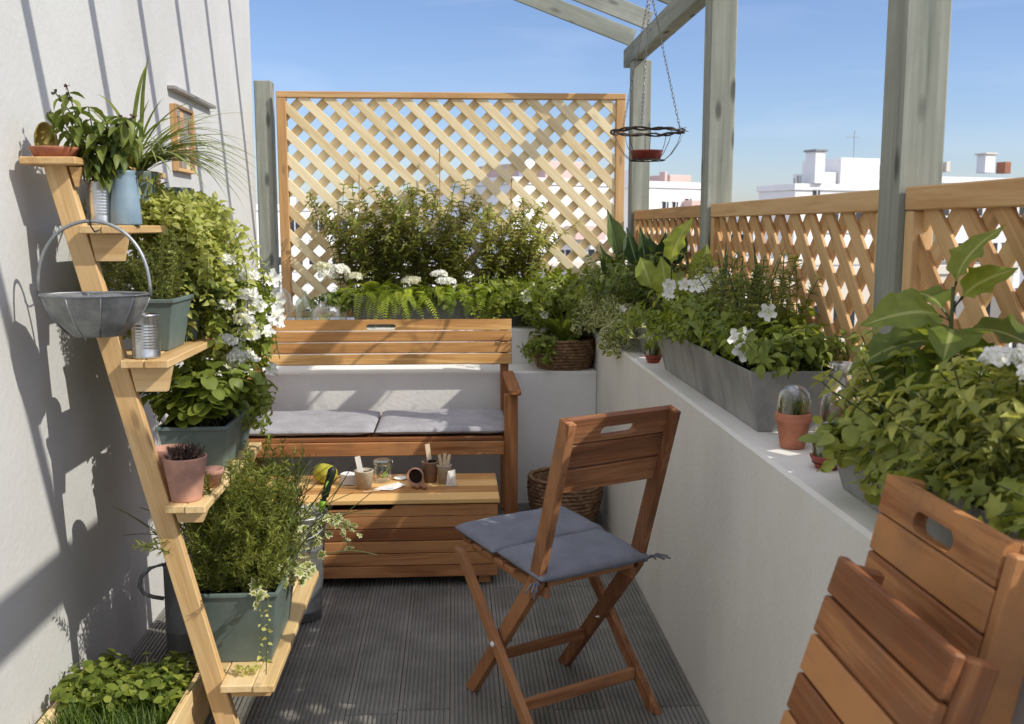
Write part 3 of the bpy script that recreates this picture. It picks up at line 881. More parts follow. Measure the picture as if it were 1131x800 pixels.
for xa in (cx0 + .010, cx1 - .030):
    mb = MB(); mb.box(xa, xa + .02, cy0 + .022, cy1 - .022, .035, .3205, 'y', .002); part('side_board', mb, 'acacia', t)
mb = MB(); mb.box(cx0 + .008, cx1 - .008, cy1 - .02, cy1 - .002, .035, .3205, 'x', .002); part('back_board', mb, 'acacia', t)
mb = MB(); mb.box(cx0 + .033, cx1 - .033, cy0 + .022, cy1 - .022, .036, .05, 'x', .002); part('bottom_board', mb, 'acacia', t)
for xa in (cx0 + .03, cx1 - .08):
    for ya in (cy0 + .03, cy1 - .08):
        mb = MB(); mb.box(xa, xa + .045, ya, ya + .045, 0, .0345, 'z', .002); part('foot', mb, 'acacia', t)

# ---- open folding chair
ch = dict(cx=.286, cy=2.687, ang=.50, hU=.166, hL=.197, fT=-.279, zT=.880, fB=-.140, zB=.430, fF=.195, ft=.215, zt=.425, ff=-.195)
ca, sa = math.cos(ch['ang']), math.sin(ch['ang'])
def CP(w, f, z): return Vector((ch['cx'] + w * ca - f * sa, ch['cy'] + w * sa + f * ca, z))
CW = Vector((ca, sa, 0)); CF = Vector((-sa, ca, 0))
t = empty('folding_chair', CP(0, 0, 0), 'open reddish wooden folding chair with a dark grey tied cushion, facing the bench', 'chair')
for s in (-1, 1):
    # upright: bent piece as one outline in the f/z plane
    top = Vector((ch['fT'], ch['zT'])); mid = Vector((ch['fB'], ch['zB'])); ft = Vector((ch['fF'], 0.0))
    def offs(a, b_, k): d = (b_ - a).normalized(); return Vector((-d.y, d.x)) * k
    hw = .021
    o1 = offs(top, mid, hw); o2 = offs(mid, ft, hw); om = (o1 + o2).normalized() * hw * 1.03
    pr = [top + o1, mid + (o1 * .7 + om * .3) + (top - mid).normalized() * .05, mid + om, mid + (o2 * .7 + om * .3) + (ft - mid).normalized() * .05, ft + o2 + Vector((.012, 0)),
          ft - o2 * 1.0 + Vector((.0, 0)), mid - (o2 * .7 + om * .3) + (ft - mid).normalized() * .05, mid - om, mid - (o1 * .7 + om * .3) + (top - mid).normalized() * .05, top - o1]
    pr[4].y = 0; pr[5].y = 0
    mb = MB(); w0 = s * ch['hU'] - .011
    mb.prism([CP(w0, p.x, p.y) for p in pr], CW * .022, grain=(top.x * CF.x - mid.x * CF.x, 0, 1)); part('upright', mb, 'acacia_dark', t)
    mb = MB(); w1 = s * ch['hL']
    a = CP(w1, ch['ft'], ch['zt']); c_ = CP(w1, ch['ff'], .0)
    d = (c_ - a).normalized()
    pr2 = [(ch['ft'] - .02, ch['zt']), (ch['ft'] + .018, ch['zt'] + .004), (ch['ff'] + .022, 0), (ch['ff'] - .022, 0)]
    mb.prism([CP(w1 - .010, p[0], p[1]) for p in pr2], CW * .020, grain=(0, .3, 1)); part('leg', mb, 'acacia_dark', t)
    # pivot
    u = .5; fz = .215
    f_ = ch['ft'] + (ch['ff'] - ch['ft']) * (1 - fz / ch['zt'])
    mb = MB(); mb.tube([CP(s * (ch['hU'] - .02), f_, fz), CP(s * (ch['hL'] + .013), f_, fz)], .005, 10); part('pivot_bolt', mb, 'tin', t)
mb = MB(); mb.lathe([(0, .004), (.006, .003), (.0085, -.001), (.008, -.004), (0, -.004)], CP(-ch['hL'] - .013, f_ , fz + .0), 12, -CW); part('bolt_cap', mb, 'white_bead', t)
# stretchers
def fat(z, top=True):
    return ch['ft'] + (ch['ff'] - ch['ft']) * (1 - z / ch['zt'])
mb = MB(); zz = .085; mb.bar(CP(-ch['hL'] + .01, fat(zz), zz), CP(ch['hL'] - .01, fat(zz), zz), .034, .016, (0, 0, 1), .003); part('stretcher', mb, 'acacia_dark', t)
mb = MB(); zz = .14; ff_ = ch['fF'] + (ch['fB'] - ch['fF']) * zz / ch['zB']; mb.bar(CP(-ch['hU'] + .011, ff_, zz), CP(ch['hU'] - .011, ff_, zz), .030, .016, (0, 0, 1), .003); part('stretcher', mb, 'acacia_dark', t)
# seat: two side rails and slats running across
def SZ(f): return .434 + f * .07
for s in (-1, 1):
    mb = MB(); mb.bar(CP(s * .142, -.16, SZ(-.16) - .020), CP(s * .142, .225, SZ(.225) - .020), .032, .018, (0, 0, 1), .003); part('seat_rail', mb, 'acacia_dark', t)
for i in range(7):
    f0 = -.165 + .0575 * i
    mb = MB(); L_ = .36 if f0 > -.1 else .285
    mb.obox(CP(0, f0 + .025, SZ(f0 + .025) + .003), CW, CF, (0, 0, 1), L_, .046, .014, .0025); part('seat_slat', mb, 'acacia_dark', t)
# backrest slats (three) on the front side of the uprights
bd = Vector((ch['fT'] - ch['fB'], ch['zT'] - ch['zB'])).normalized()
def BP(k, off=.0):  # k metres below top along upright
    f = ch['fT'] - bd.x * k; z = ch['zT'] - bd.y * k
    return CP(0, f + .0 + off, z)
bu = (CF * bd.x + Vector((0, 0, 1)) * bd.y); bn = CF * bd.y - Vector((0, 0, 1)) * bd.x
for i, k in enumerate((.033, .104, .175)):
    mb = MB(); c = BP(k) + bn * .010
    if i == 0: slot_plank(mb, c, CW, bu, CW.cross(bu), .352, .066, .020, .115, .030, -.010, 0)
    else: mb.obox(c, CW, bu, bn, .352, .066, .020, .003)
    part('back_slat', mb, 'acacia_dark', t)
mb = MB(); mb.box(0, .01, 0, .01, 0, .01)
# cushion (two stitched halves) with ties
cu = empty('chair_cushion', CP(0, 0, .45), 'dark grey two-part cushion tied onto the open folding chair', 'cushion')
for (fa, fb) in ((-.185, .035), (.037, .255)):
    mb = MB(); fm = (fa + fb) / 2
    pad(mb, CP(0, fm, SZ(fm) + .029), CW, (CF + Vector((0, 0, .07))).normalized(), (Vector((0, 0, 1)) - CF * .07).normalized(), .385 if fa > 0 else .36, fb - fa, .036, 20, .0015, 9); part('pad', mb, 'cushion', cu)
for s in (-1, 1):
    mb = MB(); q = CP(s * .178, -.165, .437)
    for j in range(4):
        e = q + CW * (s * R.uniform(.02, .07)) - CF * R.uniform(.0, .05) + Vector((0, 0, R.uniform(-.035, .012)))
        mb.tube([q, (q + e) / 2 + Vector((0, 0, .012)), e], .0028, 5)
    mb.lathe([(0, -.007), (.007, -.004), (.008, .002), (0, .007)], q, 8)
    mb.tube([q + CW * (-s * .02) + CF * .02 + Vector((0, 0, .015)), q], .003, 5)
    part('tie', mb, 'cushion', cu)

# ---- folded chair leaning on the parapet, bottom right corner
t = empty('folding_chair', (.5, 1.2, 0), 'folded reddish wooden chair leaning on the parapet at the bottom right corner', 'chair')
ya, yb = 1.110, 1.439
def FP(k, y, off=0.0):      # k metres down from the top of the backrest
    d = Vector((-.20, 0, -.98)).normalized(); nn = Vector((-.98, 0, .20)).normalized()
    return Vector((.664, y, .977)) + d * k + nn * off
FD = (FP(1, 0) - FP(0, 0)); FN = (FP(0, 0, 1) - FP(0, 0, 0)); Yv = Vector((0, 1, 0))
for i, k in enumerate((.0295, .0902, .150)):
    mb = MB(); c = FP(k, (ya + yb) / 2, .0)
    if i == 0: slot_plank(mb, c, Yv, -FD, FN, yb - ya, .0575, .02, .112, .030, -.011, 0)
    elif i == 1: mb.obox(c, Yv, FD, FN, yb - ya, .0575, .02, .003)
    else: mb.obox(c, Yv, FD, FN, yb - ya, .0575, .02, .003)
    part('back_slat', mb, 'acacia', t)
for y in (ya + .011, yb - .011):
    mb = MB(); mb.bar(FP(.0, y, -.027), FP(.990, y, -.027), .034, .022, FN, .003); part('upright', mb, 'acacia', t)
def GP(k, y, off=0.0):
    d = Vector((-.29, 0, -.957)).normalized(); nn = Vector((-.957, 0, .29)).normalized()
    return Vector((.528, y, .905)) + d * k + nn * off
GD = GP(1, 0) - GP(0, 0); GN = GP(0, 0, 1) - GP(0, 0, 0)
for i in range(7):
    mb = MB(); c = GP(.0275 + .0575 * i, 1.123, 0)
    mb.obox(c, Yv, GD, GN, .318, .0537, .016, .003); part('seat_slat', mb, 'acacia', t)
for y in (1.123 - .147, 1.123 + .138):
    mb = MB(); mb.bar(GP(.004, y, -.030), GP(.40, y, -.030), .040, .020, GN, .003); part('seat_rail', mb, 'acacia', t)
for y in (1.123 - .171, 1.123 + .164):
    mb = MB(); mb.bar(GP(.10, y, -.060), GP(.925, y, -.04), .036, .020, GN, .003); part('leg', mb, 'acacia', t)
mb = MB(); mb.bar(FP(.012, ya - .012, -.018), FP(.985, ya - .012, -.018), .052, .020, FN, .003); part('leg', mb, 'acacia', t)
for k in (.70,):
    mb = MB(); mb.bar(GP(k, .962, -.05), GP(k, 1.277, -.05), .03, .016, GD, .003); part('stretcher', mb, 'acacia', t)
mb = MB(); mb.lathe([(0, -.02), (.006, -.02), (.006, .01), (0, .012)], GP(.03, 1.284, -.045), 10, (0, 1, 0)); part('pivot_bolt', mb, 'tin', t)

# ================================================================== LADDER SHELF
RY = 2.485; FY = 3.12; SLX = .245          # rail lean dx/dz
def RX(z): return -.963 + (1.533 - z) * SLX   # rail centre x at height z
ls = empty('ladder_shelf', (-.8, 2.8, 0), 'leaning pine ladder shelf with five tiers of pots against the white wall', 'shelf')
for y in (RY, FY):
    mb = MB(); mb.bar((RX(0.0), y + .014, 0.0), (RX(1.50), y + .014, 1.50), .052, .028, (1, 0, 0), .002); part('rail', mb, 'pine', ls)
shelves = [(1.512, -1.015, -.885, -.945), (1.352, -1.0, -.785, -.885), (1.027, -.93, -.695, -.79), (.662, -.84, -.622, -.70), (.187, -.76, -.468, -.592)]
for i, (z, xa, xb, xs) in enumerate(shelves):
    y1 = 3.18 if i < 4 else 3.30
    mb = MB()
    xr = RX(z) + (.028 if i else -.028)
    if i == 0:
        mb.box(xa, xb, 2.435, y1, z - .018, z, 'y', .0025)
    else:
        xm = (xr + xb) / 2 if i < 4 else -.522
        xa = RX(z) - .024; mb.box(xa, xr - .002, RY + .032, FY - .004, z - .02, z - .0003, 'y', .0025)
        mb.box(xr, xm - .001, 2.445, y1, z - .02, z, 'y', .0025)
        mb.box(xm, xb, 2.442, y1, z - .02, z, 'y', .0025)
    part('tread', mb, 'pale_pine' if i in (3, 4) else 'pine', ls)
    h = (.05, .068, .065, .036, .03)[i]
    for y in (RY - .002 , FY + .002):
        xl = RX(z - .05) + .027
        mb = MB(); mb.prism([(xl - .0, y, z - .0215), (xb - .004, y, z - .0215), (xb - .018, y, z - h - .018), (xl + .012, y, z - h - .018)], (0, .02, 0), grain=(1, 0, 0)); part('bracket', mb, 'pine', ls)

# ================================================================== POTS AND VESSELS
def soil_in(root, c, r=None, rect=None):
    mb = MB()
    if r: 
        mb.lathe([(r, -.004), (r * .7, .002), (r * .3, .004), (0.0005, .004)], c, 20)
    else:
        x0, x1, y0, y1, z = rect; N = 10
        vs = []; fs = []
        for i in range(N + 1):
            for j in range(N + 1):
                vs.append((x0 + (x1 - x0) * i / N, y0 + (y1 - y0) * j / N, z + R.uniform(-.004, .006)))
        for i in range(N):
            for j in range(N):
                a = i * (N + 1) + j; fs.append((a, a + N + 1, a + N + 2, a + 1))
        mb.poly(vs, fs, smooth=True)
    part('soil', mb, 'soil', root)

def clay_pot(root, c, r, h, mat='terracotta', rim=True, name='pot', soil=True, rb=.68):
    mb = MB(); rh = h * .26
    p = [(0.001, 0), (r * rb, 0), (r * rb * 1.02, .003)]
    if rim: p += [(r * .92, h - rh), (r * .99, h - rh + .002), (r, h - rh + .004), (r * 1.02, h - .003), (r * .99, h), (r * .9, h), (r * .86, h - .012), (r * .8, h * .6)]
    else: p += [(r, h - .004), (r * 1.01, h), (r * .93, h), (r * .85, h * .6)]
    mb.lathe(p, c, 32, wob=.004)
    part(name, mb, mat, root)
    if soil: soil_in(root, (c[0], c[1], c[2] + h - .012), r=r * .9)

def box_pot(root, cx, cy, z, wb, db, wt, dt, h, mat, name='pot', rz=0.0, th=.004, rim=.006, lip=True, soil=True, seam=False):
    """tapered hollow rectangular planter"""
    c, s = math.cos(rz), math.sin(rz)
    def P(x, y, zz): return (cx + x * c - y * s, cy + x * s + y * c, z + zz)
    def ring(w, d, zz): return [P(-w / 2, -d / 2, zz), P(w / 2, -d / 2, zz), P(w / 2, d / 2, zz), P(-w / 2, d / 2, zz)]
    rings = [ring(wb, db, 0), ring(wt, dt, h - (.012 if lip else .0))]
    if lip: rings += [ring(wt + rim * 2, dt + rim * 2, h - .010), ring(wt + rim * 2, dt + rim * 2, h)]
    rings += [ring(wt - th * 2, dt - th * 2, h + .0005), ring(wb + (wt - wb) * .5 - th * 2, db + (dt - db) * .5 - th * 2, h * .5)]
    vs = [v for r_ in rings for v in r_]; fs = [(3, 2, 1, 0)]
    for i in range(len(rings) - 1):
        for k in range(4):
            fs.append((i * 4 + k, i * 4 + (k + 1) % 4, (i + 1) * 4 + (k + 1) % 4, (i + 1) * 4 + k))
    mb = MB(); mb.poly(vs, fs, .5)
    o = part(name, mb, mat, root)
    bv = o.modifiers.new('b', 'BEVEL'); bv.width = .0018; bv.segments = 2; bv.limit_method = 'ANGLE'; bv.angle_limit = .5
    if soil:
        w = (wb + (wt - wb) * .85) / 2 - th; d = (db + (dt - db) * .85) / 2 - th
        mb = MB(); mb.poly([P(-w, -d, h * .86), P(w, -d, h * .86), P(w, d, h * .86), P(-w, d, h * .86)], [(0, 1, 2, 3)])
        part('soil', mb, 'soil', root)

def tin_can(root, c, r, h):
    mb = MB(); p = [(0.001, 0), (r, 0), (r * 1.03, .003), (r, .006)]
    for i in range(9):
        z = h * .2 + h * .6 * i / 9
        p += [(r, z), (r * .97, z + h * .03), (r, z + h * .06)]
    p += [(r, h - .006), (r * 1.03, h - .003), (r, h), (r * .94, h), (r * .94, h * .4), (.001, h * .4)]
    mb.lathe(p, c, 32); part('can', mb, 'tin', root)

# ---- top tier: terracotta saucer with an upright olive dish
t = MB(); c = (-.955, 2.50, 1.5135)
t.lathe([(.001, 0), (.048, 0), (.054, .016), (.058, .020), (.0575, .024), (.050, .024), (.046, .008), (.001, .006)], c, 32)
whole('saucer', t, 'terracotta', 'orange terracotta saucer on the top tier of the ladder shelf', 'saucer')
t = MB(); t.lathe([(.001, -.012), (.028, -.010), (.040, .002), (.043, .016), (.040, .017), (.036, .004), (.001, -.006)], (-.992, 2.535, 1.556), 28, Vector((.55, -.80, .12)), .62, 1.0)
whole('small_dish', t, 'olive_glaze', 'olive yellow oval dish standing on edge against the wall on the top tier', 'dish')

# ---- second tier: tin can herb, blue enamel jug
h1 = empty('potted_herb', (-.872, 2.545, 1.353), 'silver tin can of broad-leaved herb with dark flower tips on the second tier', 'potted plant')
tin_can(h1, (-.872, 2.545, 1.353), .031, .108); soil_in(h1, (-.872, 2.545, 1.353 + .10), r=.029)
mb = MB(); mb.tube([(-.872 - .032 * math.cos(a), 2.545 - .01, 1.353 + .105 + .022 * math.sin(a)) for a in [PI * i / 8 for i in range(9)]], .0015, 6); part('wire_handle', mb, 'chain', h1)
lb = LB(xmin=WX + .01); sb = MB(); tips = []
for i in range(20):
    a = R.uniform(0, 6.28); d = Vector((math.cos(a) * .5 - (.0 if i % 2 else -.14), math.sin(a) * .35, 1))
    if i == 0: d = Vector((-.30, -.1, 1))
    if i == 1: d = Vector((-.12, -.1, 1))
    L_ = R.uniform(.13, .22) if i > 1 else .25
    pts = path((-.872 + R.uniform(-.02, .03), 2.545 + R.uniform(-.02, .02), 1.45), d, L_, .15, .015, .06)
    leafy(lb, sb, pts, P_OVATE, .050, .024, .022, 2, .8, .1, .0016, .2, sag=.55)
    if i < 6:
        tips.append(LB())
        for p in pts[-3:]:
            for k in range(4): tips[-1].add(P_ROUND, p, rv(), rv(), .010, .008)
part('foliage', lb, 'l_dark', h1); part('stem', sb, 'stem', h1); [part('flower_tip', q, 'l_dry', h1) for q in tips]
t = empty('enamel_jug', (-.815, 2.55, 1.353), 'tapered blue-grey enamel jug beside the tin can on the second tier', 'jug')
mb = MB(); mb.lathe([(.001, 0), (.037, 0), (.038, .004), (.035, .05), (.027, .115), (.026, .125), (.0285, .132), (.027, .133), (.024, .12), (.03, .06)], (-.812, 2.55, 1.353), 32); part('body', mb, 'blue_enamel', t)
mb = MB(); mb.tube([(-.812 + .02 * 1, 2.573 + .0, 1.353 + .12), (-.80, 2.605, 1.353 + .115), (-.795, 2.61, 1.353 + .07), (-.80, 2.585, 1.353 + .045)], .003, 8); part('handle', mb, 'blue_enamel', t)

# ---- spider plant
sp = empty('spider_plant', (-.90, 2.93, 1.353), 'spider plant with long arching grassy leaves on the second tier', 'potted plant')
clay_pot(sp, (-.895, 2.93, 1.353), .055, .15, 'green_enamel', rim=False)
lb = LB(xmin=WX + .005)
for i in range(90):
    a = R.uniform(-2.4, 1.6); sp_ = R.uniform(.2, 1.0)
    d = Vector((math.cos(a) * sp_ + .32, math.sin(a) * sp_ , 1.0))
    L_ = R.uniform(.22, .42)
    pts = path((-.90 + R.uniform(-.025, .025), 2.92 + R.uniform(-.025, .025), 1.50), d, L_, R.uniform(.32, .62), .025, .02)
    lb.strap(pts, R.uniform(.007, .012))
for (d, L_) in ((Vector((-.35, -.1, 1)), .30), (Vector((-.25, -.3, 1)), .24), (Vector((.8, .2, .8)), .40), (Vector((1.0, -.1, .7)), .38)):
    lb.strap(path((-.90, 2.91, 1.50), d, L_, .45, .025, .01), .011)
part('foliage', lb, 'l_strap', sp)

# ---- cream variegated trailing plant, second tier
vt = empty('trailing_plant', (-.80, 3.03, 1.353), 'lime and cream trailing plant spilling off the far end of the second tier', 'potted plant')
clay_pot(vt, (-.84, 3.06, 1.353), .06, .11, 'green_enamel', rim=False)
lb = LB(xmin=WX + .01); sb = MB()
for i in range(220):
    a = R.uniform(-2.7, 1.2)
    p = (-.84 + R.uniform(-.07, .07), 3.0 + R.uniform(-.09, .08), 1.38 + R.uniform(-.02, .04))
    L_ = R.uniform(.10, .24) if R.random() < .7 else R.uniform(.3, .52)
    pts = path(p, (math.cos(a) * .7 + .12, math.sin(a) * .55, R.uniform(-.1, .7)), L_, R.uniform(.9, 1.7), .018, .16)
    leafy(lb, sb, pts, P_OVATE, .031, .019, .017, 2, .9, .2, .0011, .05, tint=.6)
part('foliage', lb, 'l_lime', vt); part('stem', sb, 'stem', vt)

# ---- third tier: green square planter with fine herb, tin can
gp_ = empty('potted_herb', (-.80, 2.68, 1.028), 'dark sage-green square planter of bushy fine herb on the third tier', 'potted plant')
box_pot(gp_, -.780, 2.70, 1.028, .072, .15, .112, .19, .136, 'green_enamel', rz=-.0)
lb = LB(xmin=WX + .01); sb = MB()
for i in range(90):
    p = rnd_in(-.83, -.74, 2.62, 2.79, 1.15)
    a = R.uniform(0, 6.28)
    pts = path(p, (math.cos(a) * .55 - .35, math.sin(a) * .4, 1), R.uniform(.10, .19), .2, .013, .10)
    leafy(lb, sb, pts, P_NEEDLE, .017, .0035, .007, 3, .8, .6, .001, .05)
part('foliage', lb, 'l_olive', gp_); part('stem', sb, 'stem', gp_)
t = empty('tin_can', (-.762, 2.50, 1.028), 'empty silver ribbed tin can at the front of the third tier', 'tin can')
tin_can(t, (-.762, 2.495, 1.028), .034, .108)

# ---- dark round-leaved plant + white petunia cascade
dk = empty('potted_plant', (-.75, 2.92, 1.028), 'small dark-leaved bushy plant beside the fine herb on the third tier', 'potted plant')
clay_pot(dk, (-.775, 2.90, 1.028), .05, .10, 'green_enamel', rim=False)
lb = LB(xmin=WX + .01); sb = MB()
for i in range(55):
    a = R.uniform(0, 6.28)
    pts = path(rnd_in(-.80, -.74, 2.86, 2.94, 1.12), (math.cos(a), math.sin(a) * .8, R.uniform(.6, 1.4)), R.uniform(.07, .13), .5, .014, .12)
    leafy(lb, sb, pts, P_ROUND, .026, .021, .014, 2, .9, .3, .001, .1)
part('foliage', lb, 'l_dark', dk); part('stem', sb, 'stem', dk)

def petunia(name, loc, label, box, n, L0, L1, droop, fl, mat='l_mid', group=None, xmax=None, dirx=0.0, potmat=None, leaf=.034, tint=.5, P=P_OVATE, fr=.027, xmin=None, up=(.2, 1.0), wid=.62, every=.018):
    t = empty(name, loc, label, 'potted plant' if potmat else 'plant', group)
    if potmat: clay_pot(t, loc, .07, .13, potmat, rim=False)
    lb = LB(xmin=xmin, xmax=xmax); sb = MB(); x0, x1, y0, y1, z = box
    ends = []
    for i in range(n):
        a = R.uniform(0, 6.28)
        pts = path(rnd_in(x0, x1, y0, y1, z), (math.cos(a) * .8 + dirx, math.sin(a) * .7, R.uniform(*up)), R.uniform(L0, L1), R.uniform(*droop), .018, .14)
        if xmax: pts = [p for p in pts if p.x < xmax] or pts[:3]
        if len(pts) < 3: continue
        leafy(lb, sb, pts, P, leaf, leaf * wid, every, 2, .9, .25, .0013, .05, tint=tint)
        ends.append((pts[-1], pts[len(pts) // 2], pts[-1] - pts[-2]))
    part('foliage', lb, mat, t); part('stem', sb, 'stem', t)
    if fl:
        cam = Vector((0, 0, 1.35)); fs = []
        for (p, q, d) in ends[:fl]:
            p = p if R.random() < .6 else q
            v = ((cam - p).normalized() * R.uniform(.2, .9) + Vector((.5, -.3, .6)) + rv(.5)).normalized()
            fs.append((p + v * .012, v))
        flowers(t, fs, fr)
    return t
petunia('flowering_plant', (-.72, 3.10, 1.028), 'white flowering cascade tumbling from the far end of the third tier', (-.82, -.68, 3.0, 3.2, 1.15), 175, .10, .36, (.6, 1.6), 95, 'l_mid', dirx=.25, potmat='green_enamel', tint=.7, xmin=WX + .01, xmax=-.555, fr=.029)
wf = COL.objects['flowering_plant']
for (x, y, z) in ((-.66, 2.93, 1.25), (-.60, 2.96, 1.20), (-.66, 2.90, 1.12), (-.61, 2.92, 1.08), (-.655, 2.90, 1.02), (-.60, 2.93, 1.15), (-.63, 2.91, .97), (-.70, 2.95, 1.17), (-.60, 2.95, 1.03)): cluster(wf, (x, y, z), .026, 60, .014)
# trailing creeper below it
petunia('trailing_creeper', (-.70, 3.10, .663), 'leafy green creeper hanging between the white flowers and the rosemary', (-.76, -.64, 3.02, 3.18, .80), 100, .08, .20, (.6, 1.6), 0, 'l_mid', dirx=.1, potmat='green_enamel', leaf=.030, tint=.6, xmin=WX + .01, xmax=-.57)

# ---- fourth tier: round-leaved geranium, terracotta pots
ge = empty('potted_plant', (-.73, 2.86, .663), 'round-leaved green plant in a dark grey-green trough on the fourth tier', 'potted plant')
box_pot(ge, -.73, 2.88, .663, .15, .20, .185, .24, .135, 'green_enamel')
lb = LB(xmin=WX + .01); sb = MB()
for i in range(75):
    a = R.uniform(0, 6.28)
    pts = path(rnd_in(-.80, -.66, 2.78, 2.98, .79), (math.cos(a) * .5, math.sin(a) * .4, 1), R.uniform(.07, .21), .25, .018, .08)
    leafy(lb, sb, pts, P_ROUND, .048, .042, .026, 2, .9, .1, .0018, .3, tint=.45)
part('foliage', lb, 'l_mid', ge); part('stem', sb, 'stem', ge)
t = MB(); t.lathe([(.001, 0), (.030, 0), (.046, .085), (.049, .087), (.050, .112), (.046, .113), (.042, .09), (.03, .02), (.001, .01)], (-.745, 2.60, .663), 30)
whole('clay_pot', t, 'terra_pale', 'empty pale terracotta pot tucked behind the pot of dry succulent on the fourth tier', 'pot', 'terracotta pots on the fourth tier')
t = empty('potted_succulent', (-.683, 2.505, .663), 'front pink terracotta pot of dry dark succulent on the fourth tier', 'potted plant')
clay_pot(t, (-.683, 2.505, .663), .054, .112, 'terra_pale', rim=False)
lb = LB()
for i in range(220):
    a = R.uniform(0, 6.28); r_ = R.uniform(0, .042)
    d = Vector((math.cos(a) * .7, math.sin(a) * .7, 1.0)) + rv(.3)
    lb.add(P_LANCE, (-.683 + math.cos(a) * r_, 2.505 + math.sin(a) * r_, .768 + R.uniform(0, .022)), d, rv(), R.uniform(.008, .022), .005)
part('foliage', lb, 'l_dry', t)
t = MB(); t.lathe([(.001, 0), (.020, 0), (.031, .034), (.034, .036), (.034, .048), (.030, .048), (.02, .01), (.001, .006)], (-.650, 2.63, .663), 24)
whole('clay_pot', t, 'terra_pale', 'tiny empty terracotta pot at the shelf edge beside the dry succulent', 'pot', 'terracotta pots on the fourth tier')

# ---- bottom tier: big sage green planter of rosemary
rp_ = empty('potted_rosemary', (-.58, 2.70, .188), 'large sage-green tapered planter overflowing with rosemary on the bottom tier', 'potted plant')
box_pot(rp_, -.592, 2.735, .188, .185, .30, .235, .37, .205, 'green_enamel')
lb = LB(xmin=-.80, xmax=-.45); sb = MB()
for i in range(330):
    p = rnd_in(-.70, -.49, 2.57, 2.90, .375)
    a = R.uniform(0, 6.28); k = R.uniform(.05, .75)
    pts = path(p, (math.cos(a) * k, math.sin(a) * k * .8 + .1, 1), R.uniform(.12, .40), R.uniform(.05, .35), .016, .09)
    leafy(lb, sb, pts, P_NEEDLE, .024, .0042, .0085, 3, .75, .7, .0012, .04, tint=.55)
part('foliage', lb, 'l_herb', rp_); part('stem', sb, 'stem', rp_)
iv = petunia('ivy', (-.52, 2.60, .36), 'cream-edged ivy spilling from the front right of the rosemary planter', (-.53, -.49, 2.58, 2.90, .385), 16, .05, .12, (.8, 1.8), 0, 'l_var', dirx=.6, leaf=.034, P=P_IVY, wid=1.0, tint=.75, up=(.1, .6), every=.022)
for q in range(2):
    lb = LB(); sb = MB()
    pts = path((-.515 + .02 * q, 2.545, .39), (.05, -.4, .3), .20 + .05 * q, 3.5, .012, .08)
    pts = [Vector((p.x, min(p.y, 2.545 - .002), p.z)) for p in pts if p.z > .20]
    leafy(lb, sb, pts, P_OVATE, .016, .011, .016, 1, .9, .2, .0012, .1, tint=.9)
    part('trailing_sprig', lb, 'l_lime', iv); part('runner', sb, 'stem', iv)
lb = LB()
for k in range(40):
    lb.add(P_OVATE, (-.555 + R.uniform(-.03, .035), 2.520 + R.uniform(-.02, .02), .190 + R.uniform(.002, .016)), rv() * .8 + Vector((0, 0, .1)), rv() + Vector((0, -.5, 1)), .014, .009, .9)
part('leaf_tuft', lb, 'l_lime', iv)

# ---- zinc bucket with trowel and ivy
bk = empty('zinc_bucket', (-.49, 3.36, 0), 'zinc bucket of trailing ivy on the deck beside the ladder shelf', 'bucket')
c = (-.535, 3.36, .002)
mb = MB(); mb.lathe([(.001, .012), (.060, .012), (.062, 0), (.064, 0), (.066, .03), (.068, .032), (.066, .036), (.080, .25), (.082, .252), (.081, .257), (.089, .362), (.094, .366), (.094, .372), (.088, .372), (.078, .23), (.07, .1)], c, 40); part('body', mb, 'zinc', bk)
mb = MB(); mb.tube([(-.535 + .092 * math.cos(a), 3.36 - .012 - .10 * math.sin(a), .352 - .045 * math.sin(a)) for a in [PI * i / 16 for i in range(17)]], .0022, 6); part('handle', mb, 'zinc', bk)
soil_in(bk, (-.535, 3.36, .34), r=.083)
tr = empty('trowel', (-.46, 3.34, .33), 'black and lime handled garden trowel standing in the zinc bucket', 'trowel')
d = Vector((.30, -.10, .95)).normalized(); p0 = Vector((-.475, 3.34, .345))
mb = MB(); mb.tube([p0 + d * k for k in (.085, .10, .14, .17, .195, .207)], [.012, .0135, .0125, .0145, .015, .008], 12); part('grip', mb, 'trowel_grip', tr)
mb = MB(); mb.tube([p0 + d * k for k in (.045, .06, .0845)], [.009, .0115, .0125], 12); mb.tube([p0 + d * .12 + Vector((-.004, -.012, 0)), p0 + d * .16 + Vector((-.004, -.0125, 0))], .004, 8); part('collar', mb, 'lime_plastic', tr)
mb = MB(); mb.tube([p0 + d * k for k in (-.06, 0, .045)], .004, 8); s_ = d.cross(Vector((0, 1, 0))).normalized()
mb.poly([p0 + d * -.05 + s_ * .025, p0 + d * -.05 - s_ * .025, p0 + d * -.15, p0 + d * -.052 + Vector((0, .008, 0))], [(0, 3, 2), (3, 1, 2)]); part('blade', mb, 'tin', tr)
petunia('ivy', (-.485, 3.345, .345), 'cream-edged ivy growing in the zinc bucket and trailing to the right', (-.60, -.50, 3.28, 3.38, .345), 24, .06, .16, (.8, 1.8), 0, 'l_var', dirx=-.1, leaf=.034, P=P_IVY, wid=1.0, tint=.7, up=(.1, .9), every=.026)
lb = LB(); sb = MB()
for k in range(3):
    pts = path((-.48, 3.32, .36), (.9, -.15 + .1 * k, .35 - .1 * k), .15 + .02 * k, .8, .014, .08); leafy(lb, sb, pts, P_IVY, .032, .032, .026, 2, .9, .1, .0014, .1, tint=.8)
for k in range(4):
    pts = path((-.58 + R.uniform(-.03, .08), 3.285, .36), (.1, -.5, .1), R.uniform(.15, .30), 2.2, .014, .08); leafy(lb, sb, pts, P_IVY, .028, .028, .026, 2, .9, .1, .0014, .1, tint=.8)
